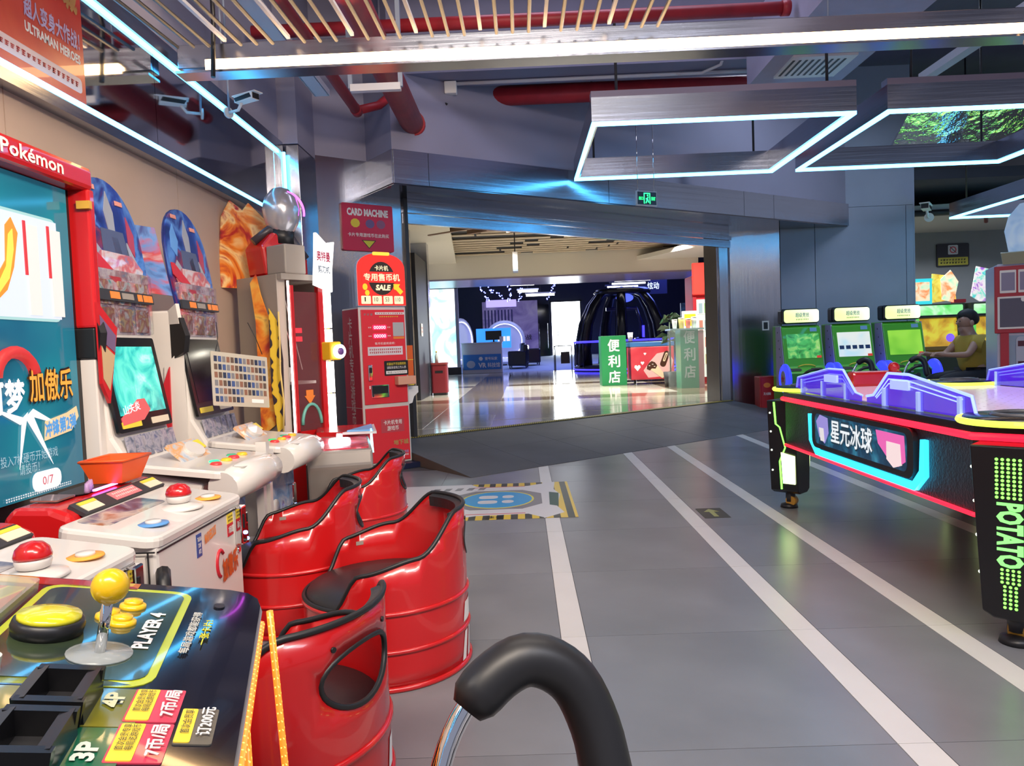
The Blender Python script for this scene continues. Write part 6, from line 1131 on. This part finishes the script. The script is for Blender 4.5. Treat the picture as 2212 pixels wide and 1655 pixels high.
def arm(s, dz=0):
    h = (-.46, s*.13, .86); A = [(-.05, 0, 1.0, .075), (-.06, s*.16, 1.0, .05), (-.2, s*.21, .84, .036), (-.38, s*.15, .845, .026), (*h, .028)]
    return [A]+[[(*h, .028), (h[0]-.05, h[1]+s*dy, h[2]+.0, .0085), (h[0]-.075, h[1]+s*dy, h[2]-.03, .0075)] for dy in (-.024, -.008, .008, .024)]+[[(*h, .028), (h[0]-.03, h[1]-s*.035, h[2]+.005, .009), (h[0]-.055, h[1]-s*.035, h[2]-.01, .008)]]
def lg(s): return [(0, 0, .62, .11), (-.02, s*.09, .58, .085), (-.42, s*.13, .575, .058), (-.4, s*.13, .3, .05), (-.38, s*.13, .09, .035), (-.46, s*.135, .05, .03), (-.52, s*.135, .045, .024)]
body = skin('body', [[(0, 0, .62, .11), (-.01, 0, .76, .1), (-.05, 0, 1.0, .075), (-.075, 0, 1.07, .056), (-.09, 0, 1.12, .062), (-.095, 0, 1.19, .09), (-.085, 0, 1.26, .078)], [(-.095, 0, 1.19, .09), (-.175, 0, 1.185, .013), (-.2, 0, 1.165, .009)], [(-.09, 0, 1.12, .062), (-.155, 0, 1.11, .028)]]+arm(1)+arm(-1)+[lg(1), lg(-1)], SKIN, pr)
TEE = mat('yellow tee', (.42, .29, .04), .8)
skin('t_shirt', [[(0, 0, .63, (.13, .17)), (-.012, 0, .78, (.125, .165)), (-.045, 0, .95, (.12, .15)), (-.06, 0, 1.02, (.075, .09))], [(-.045, 0, .95, (.12, .15)), (-.055, .16, .985, .075), (-.12, .195, .91, .062)], [(-.045, 0, .95, (.12, .15)), (-.055, -.16, .985, .075), (-.12, -.195, .91, .062)]], TEE, pr)
skin('trousers', [[(0.01, 0, .62, .13), (-.02, .09, .59, .1), (-.42, .13, .58, .072), (-.4, .13, .3, .065), (-.385, .13, .12, .06)], [(0.01, 0, .62, .13), (-.02, -.09, .59, .1), (-.42, -.13, .58, .072), (-.4, -.13, .3, .065), (-.385, -.13, .12, .06)]], mat('dark trousers', (.015, .017, .025), .8), pr)
for s in (-1, 1): skin('shoe', [[(-.36, s*.13, .06, .045), (-.46, s*.135, .045, .042), (-.55, s*.135, .035, .03)]], DARK, pr)
HAIR = mat('black hair', (.008, .008, .01), .6)
skin('hair', [[(-.03, 0, 1.14, .06), (-.03, 0, 1.21, .095), (-.075, 0, 1.262, .098), (-.14, 0, 1.262, .06), (-.18, 0, 1.235, .026)]], HAIR, pr)
for s in (-1, 1): ball('eye', (-.172, s*.03, 1.195), .009, BLACK, pr, n=8); ball('ear', (-.085, s*.09, 1.17), .022, SKIN, pr, n=8, sz=1.5)
plate('mouth', rect(.03, .006), (-.17, 0, 1.135), -Y_, Z_, .004, mat('lip', (.3, .1, .09), .5), pr); plate('shirt_print', [(0, 0), (.05, .02), (.06, .07), (.02, .08)], (-.1, -.152, .88), X_, Z_, .01, BLACK, pr)

# ================================================================ floor sticker, floor arrow
fs_ = thing('floor_sticker', 'yellow and white printed floor sticker with blue footprints', 'floor sticker', (0, 0, .001))
def fl(name, pts, m, k=0): return plate(name, pts, (0, 0, .0004*k), X_, Y_, .0006, m, fs_)
SW = mat('sticker white', (.62, .6, .6), .35); SG = mat('sticker grey', (.2, .19, .2), .35); SY = ramp_mat('sticker hazard', [(0, (.03, .03, .02)), (.47, (.03, .03, .02)), (.53, (.7, .48, .03)), (1, (.7, .48, .03))], 3.4, 0, 0, .35, kind='wave', stretch=(1, .5, 1)); SB = mat('sticker blue', (.03, .3, .6), .35)
XL, XR, YB, YT = -1.0, .32, 4.7, 5.95
fl('sheet', [(XL, YB), (XR, YB), (XR, YT), (XL, YT)], SW)
fl('hazard_edge', [(-.45, YT), (-.4, YT-.1), (-.3, YT-.13), (.0, YT-.13), (.12, YT-.05), (.12, YT)], SY, 1); fl('hazard_edge', [(-.6, YB), (-.35, YB+.12), (.0, YB+.14), (.1, YB+.02), (.1, YB)], SY, 1); fl('hazard_edge', [(.1, YB), (XR, YB), (XR, YT), (.22, YT), (.2, YT-.3), (.24, YT-.5), (.2, YB+.35), (.24, YB+.15)], SY, 1); fl('green_mark', [(.15, YB+.4), (.21, YB+.35), (.23, YT-.45), (.16, YT-.4)], mat('sticker dark green', (.03, .08, .06), .4), 2)
for yy in (YT-.15, YB+.16): fl('red_line', [(-.42, yy), (-.02, yy), (-.02, yy+.012), (-.42, yy+.012)], REDP, 2)
cx, cy = -.22, 5.33; fl('octagon', [(cx-.32, cy-.18), (cx-.18, cy-.33), (cx+.18, cy-.33), (cx+.32, cy-.18), (cx+.32, cy+.18), (cx+.18, cy+.33), (cx-.18, cy+.33), (cx-.32, cy+.18)], SG, 1); fl('yellow_ring', ell(.265, .3, cx, cy), mat('sticker yellow ring', (.7, .6, .05), .35), 2); fl('blue_disc', ell(.25, .28, cx, cy), SB, 3)
for dy in (-.085, .085): fl('footprint', rect(.14, .11, .04, cx-.07, cy+dy), SW, 4); fl('footprint', rect(.085, .1, .04, cx+.075, cy+dy), SW, 4)
for k in range(2): fl('chevron', [(-.72+.1*k, cy), (-.6+.1*k, cy+.2), (-.65+.1*k, cy+.2), (-.79+.1*k, cy), (-.65+.1*k, cy-.2), (-.6+.1*k, cy-.2)], SG, 1)
for k in range(5): fl('dash', [(-.75+.09*k, YT-.24), (-.7+.09*k, YT-.24), (-.68+.09*k, YT-.14), (-.73+.09*k, YT-.14)], SG, 1)
text('lettering', '安全区', (cx-.39, cy, .003), Y_, -X_, .2, .06, SB, fs_); text('lettering', '注意', (-.22, YB+.06, .003), X_, Y_, .12, .06, BLACK, fs_)
fa = thing('floor_arrow', 'small dark floor sticker with a pale arrow between white lines', 'floor sticker', (1.17, 4.68, .001)); plate('sheet', rect(.16, .27, .005), (0, 0, 0), X_, Y_, .0006, mat('dark sticker', (.05, .045, .03), .4), fa); plate('arrow', [(-.05, .03), (-.015, .03), (-.015, -.1), (.015, -.1), (.015, .03), (.05, .03), (0, .11)], (0, 0, .0008), X_, Y_, .0006, mat('olive arrow', (.3, .3, .1), .4), fa)
# ================================================================ pieces that belong to a part go one level below it
UNDER = {
    'screen': ['screen_bezel', 'backing'], 'button_cap': ['button_ring'], 'small_button': ['small_button_ring'], 'big_button': ['big_button_ring'], 'led_strip': ['casing', 'side_panel'],
    'coin_slot': ['coin_mech'], 'coin_lamp': ['coin_mech'], 'label_band': ['warning_label'], 'label_print': ['pink_label'], 'sticker_print': ['price_sticker'], 'wheel_star': ['wheel_hub'], 'wheel_hub': [],
    'arrow': ['arrow_edge', 'sheet'], 'guard_edge': ['guard'], 'guard_line': ['guard'], 'guard_plaque': ['guard'], 'guard_clip': ['guard'], 'small_window': ['window_frame'], 'large_window': ['window_frame'], 'window_hook': ['window_frame'],
    'stick_ball': ['stick_shaft'], 'ball_cap': ['ball_cup'], 'scanner_disc': ['scanner_board'], 'scanner_label': ['scanner_board'], 'title_mark': ['topper_title_bar'], 'topper_shard': ['topper_board'], 'topper_badge': ['topper_board'], 'topper_stripe': ['topper_board'], 'name_tag': ['topper_board'],
    'speaker_cone': ['speaker_board'], 'lock_ring': ['lock_box'], 'lock_core': ['lock_box'], 'lime_arc': ['corner_disc'], 'corner_slot': ['corner_disc'], 'sticker_band': ['price_sticker'], 'gold_band': ['gold_sticker'], 'coin_cup_floor': ['coin_cup'],
    'screw': ['shell'], 'hole_trim': ['shell'], 'rim_trim': ['shell'], 'rib': ['shell'], 'stencil_marks': ['shell'], 'seat_ring': ['seat'], 'padded_grip': ['chrome_hoop'], 'mini_card': ['sleeve'], 'sheet_label': ['sleeve'], 'rim': ['tub'],
    'coin_tray_hollow': ['coin_tray_frame'], 'coin_tray_lip': ['coin_tray_frame'], 'phone_strip': ['black_notice'], 'disc': ['sign_face'], 'sign_bar': ['sign_face'], 'coin_mark': ['sign_face'], 'arrow_mark': ['sign_face', 'door_glass'], 'price_tile': ['sign_face'], 'digit_window': ['upper_door'], 'white_banner': ['upper_door'], 'black_notice': [],
    'footprint': ['blue_disc'], 'chevron': ['sheet'], 'dash': ['sheet'], 'hazard_edge': ['sheet'], 'shirt_print': ['t_shirt'], 'eye': ['body'], 'ear': ['body'], 'mouth': ['body'], 'menu_card': ['screen'], 'screen_badge': [], 'side_star': ['side_panel'], 'grille_slot': [],
    'door_mark': ['panel'], 'runner_mark': ['panel'], 'runner_head': ['panel'], 'heart': ['body'], 'bar_core': ['bar_coat'], 'bar_gap': ['bar_coat'], 'cone_top': ['cone'], 'cone_cream': ['cone'], 'print_patch': ['board'], 'white_square': ['board'], 'yellow_band': ['board'], 'ring_mark': ['board'], 'slash_mark': ['board'],
    'lettering': ['sign_face', 'board', 'blue_panel', 'lit_sign', 'picture', 'panel', 'sheet', 'upper_door', 'lower_door', 'side_sheet', 'title_board', 'door', 'panel_board', 'top_frame', 'screen', 'body'],
}
def _stem(o): return o.name.split('.')[0]
def _mid(o):
    b = [o.matrix_basis @ V(c) for c in o.bound_box]; return sum(b, V((0, 0, 0)))/8
_plan = []
for root in [o for o in list(SC.objects) if o.parent is None and 'category' in o]:
    kids = list(root.children); by = {}
    for k in kids: by.setdefault(_stem(k), []).append(k)
    for k in kids:
        if k.type != 'MESH' or k.children: continue
        cand = [c for nm in UNDER.get(_stem(k), []) for c in by.get(nm, []) if c is not k and c.type == 'MESH']
        if cand:
            m = _mid(k); _plan.append((k, min(cand, key=lambda c: (_mid(c)-m).length)))
_moved = {k for k, _ in _plan}
for k, c in _plan:
    if c in _moved: continue                          # never a fourth level
    k.parent = c; k.matrix_basis = c.matrix_basis.inverted() @ k.matrix_basis
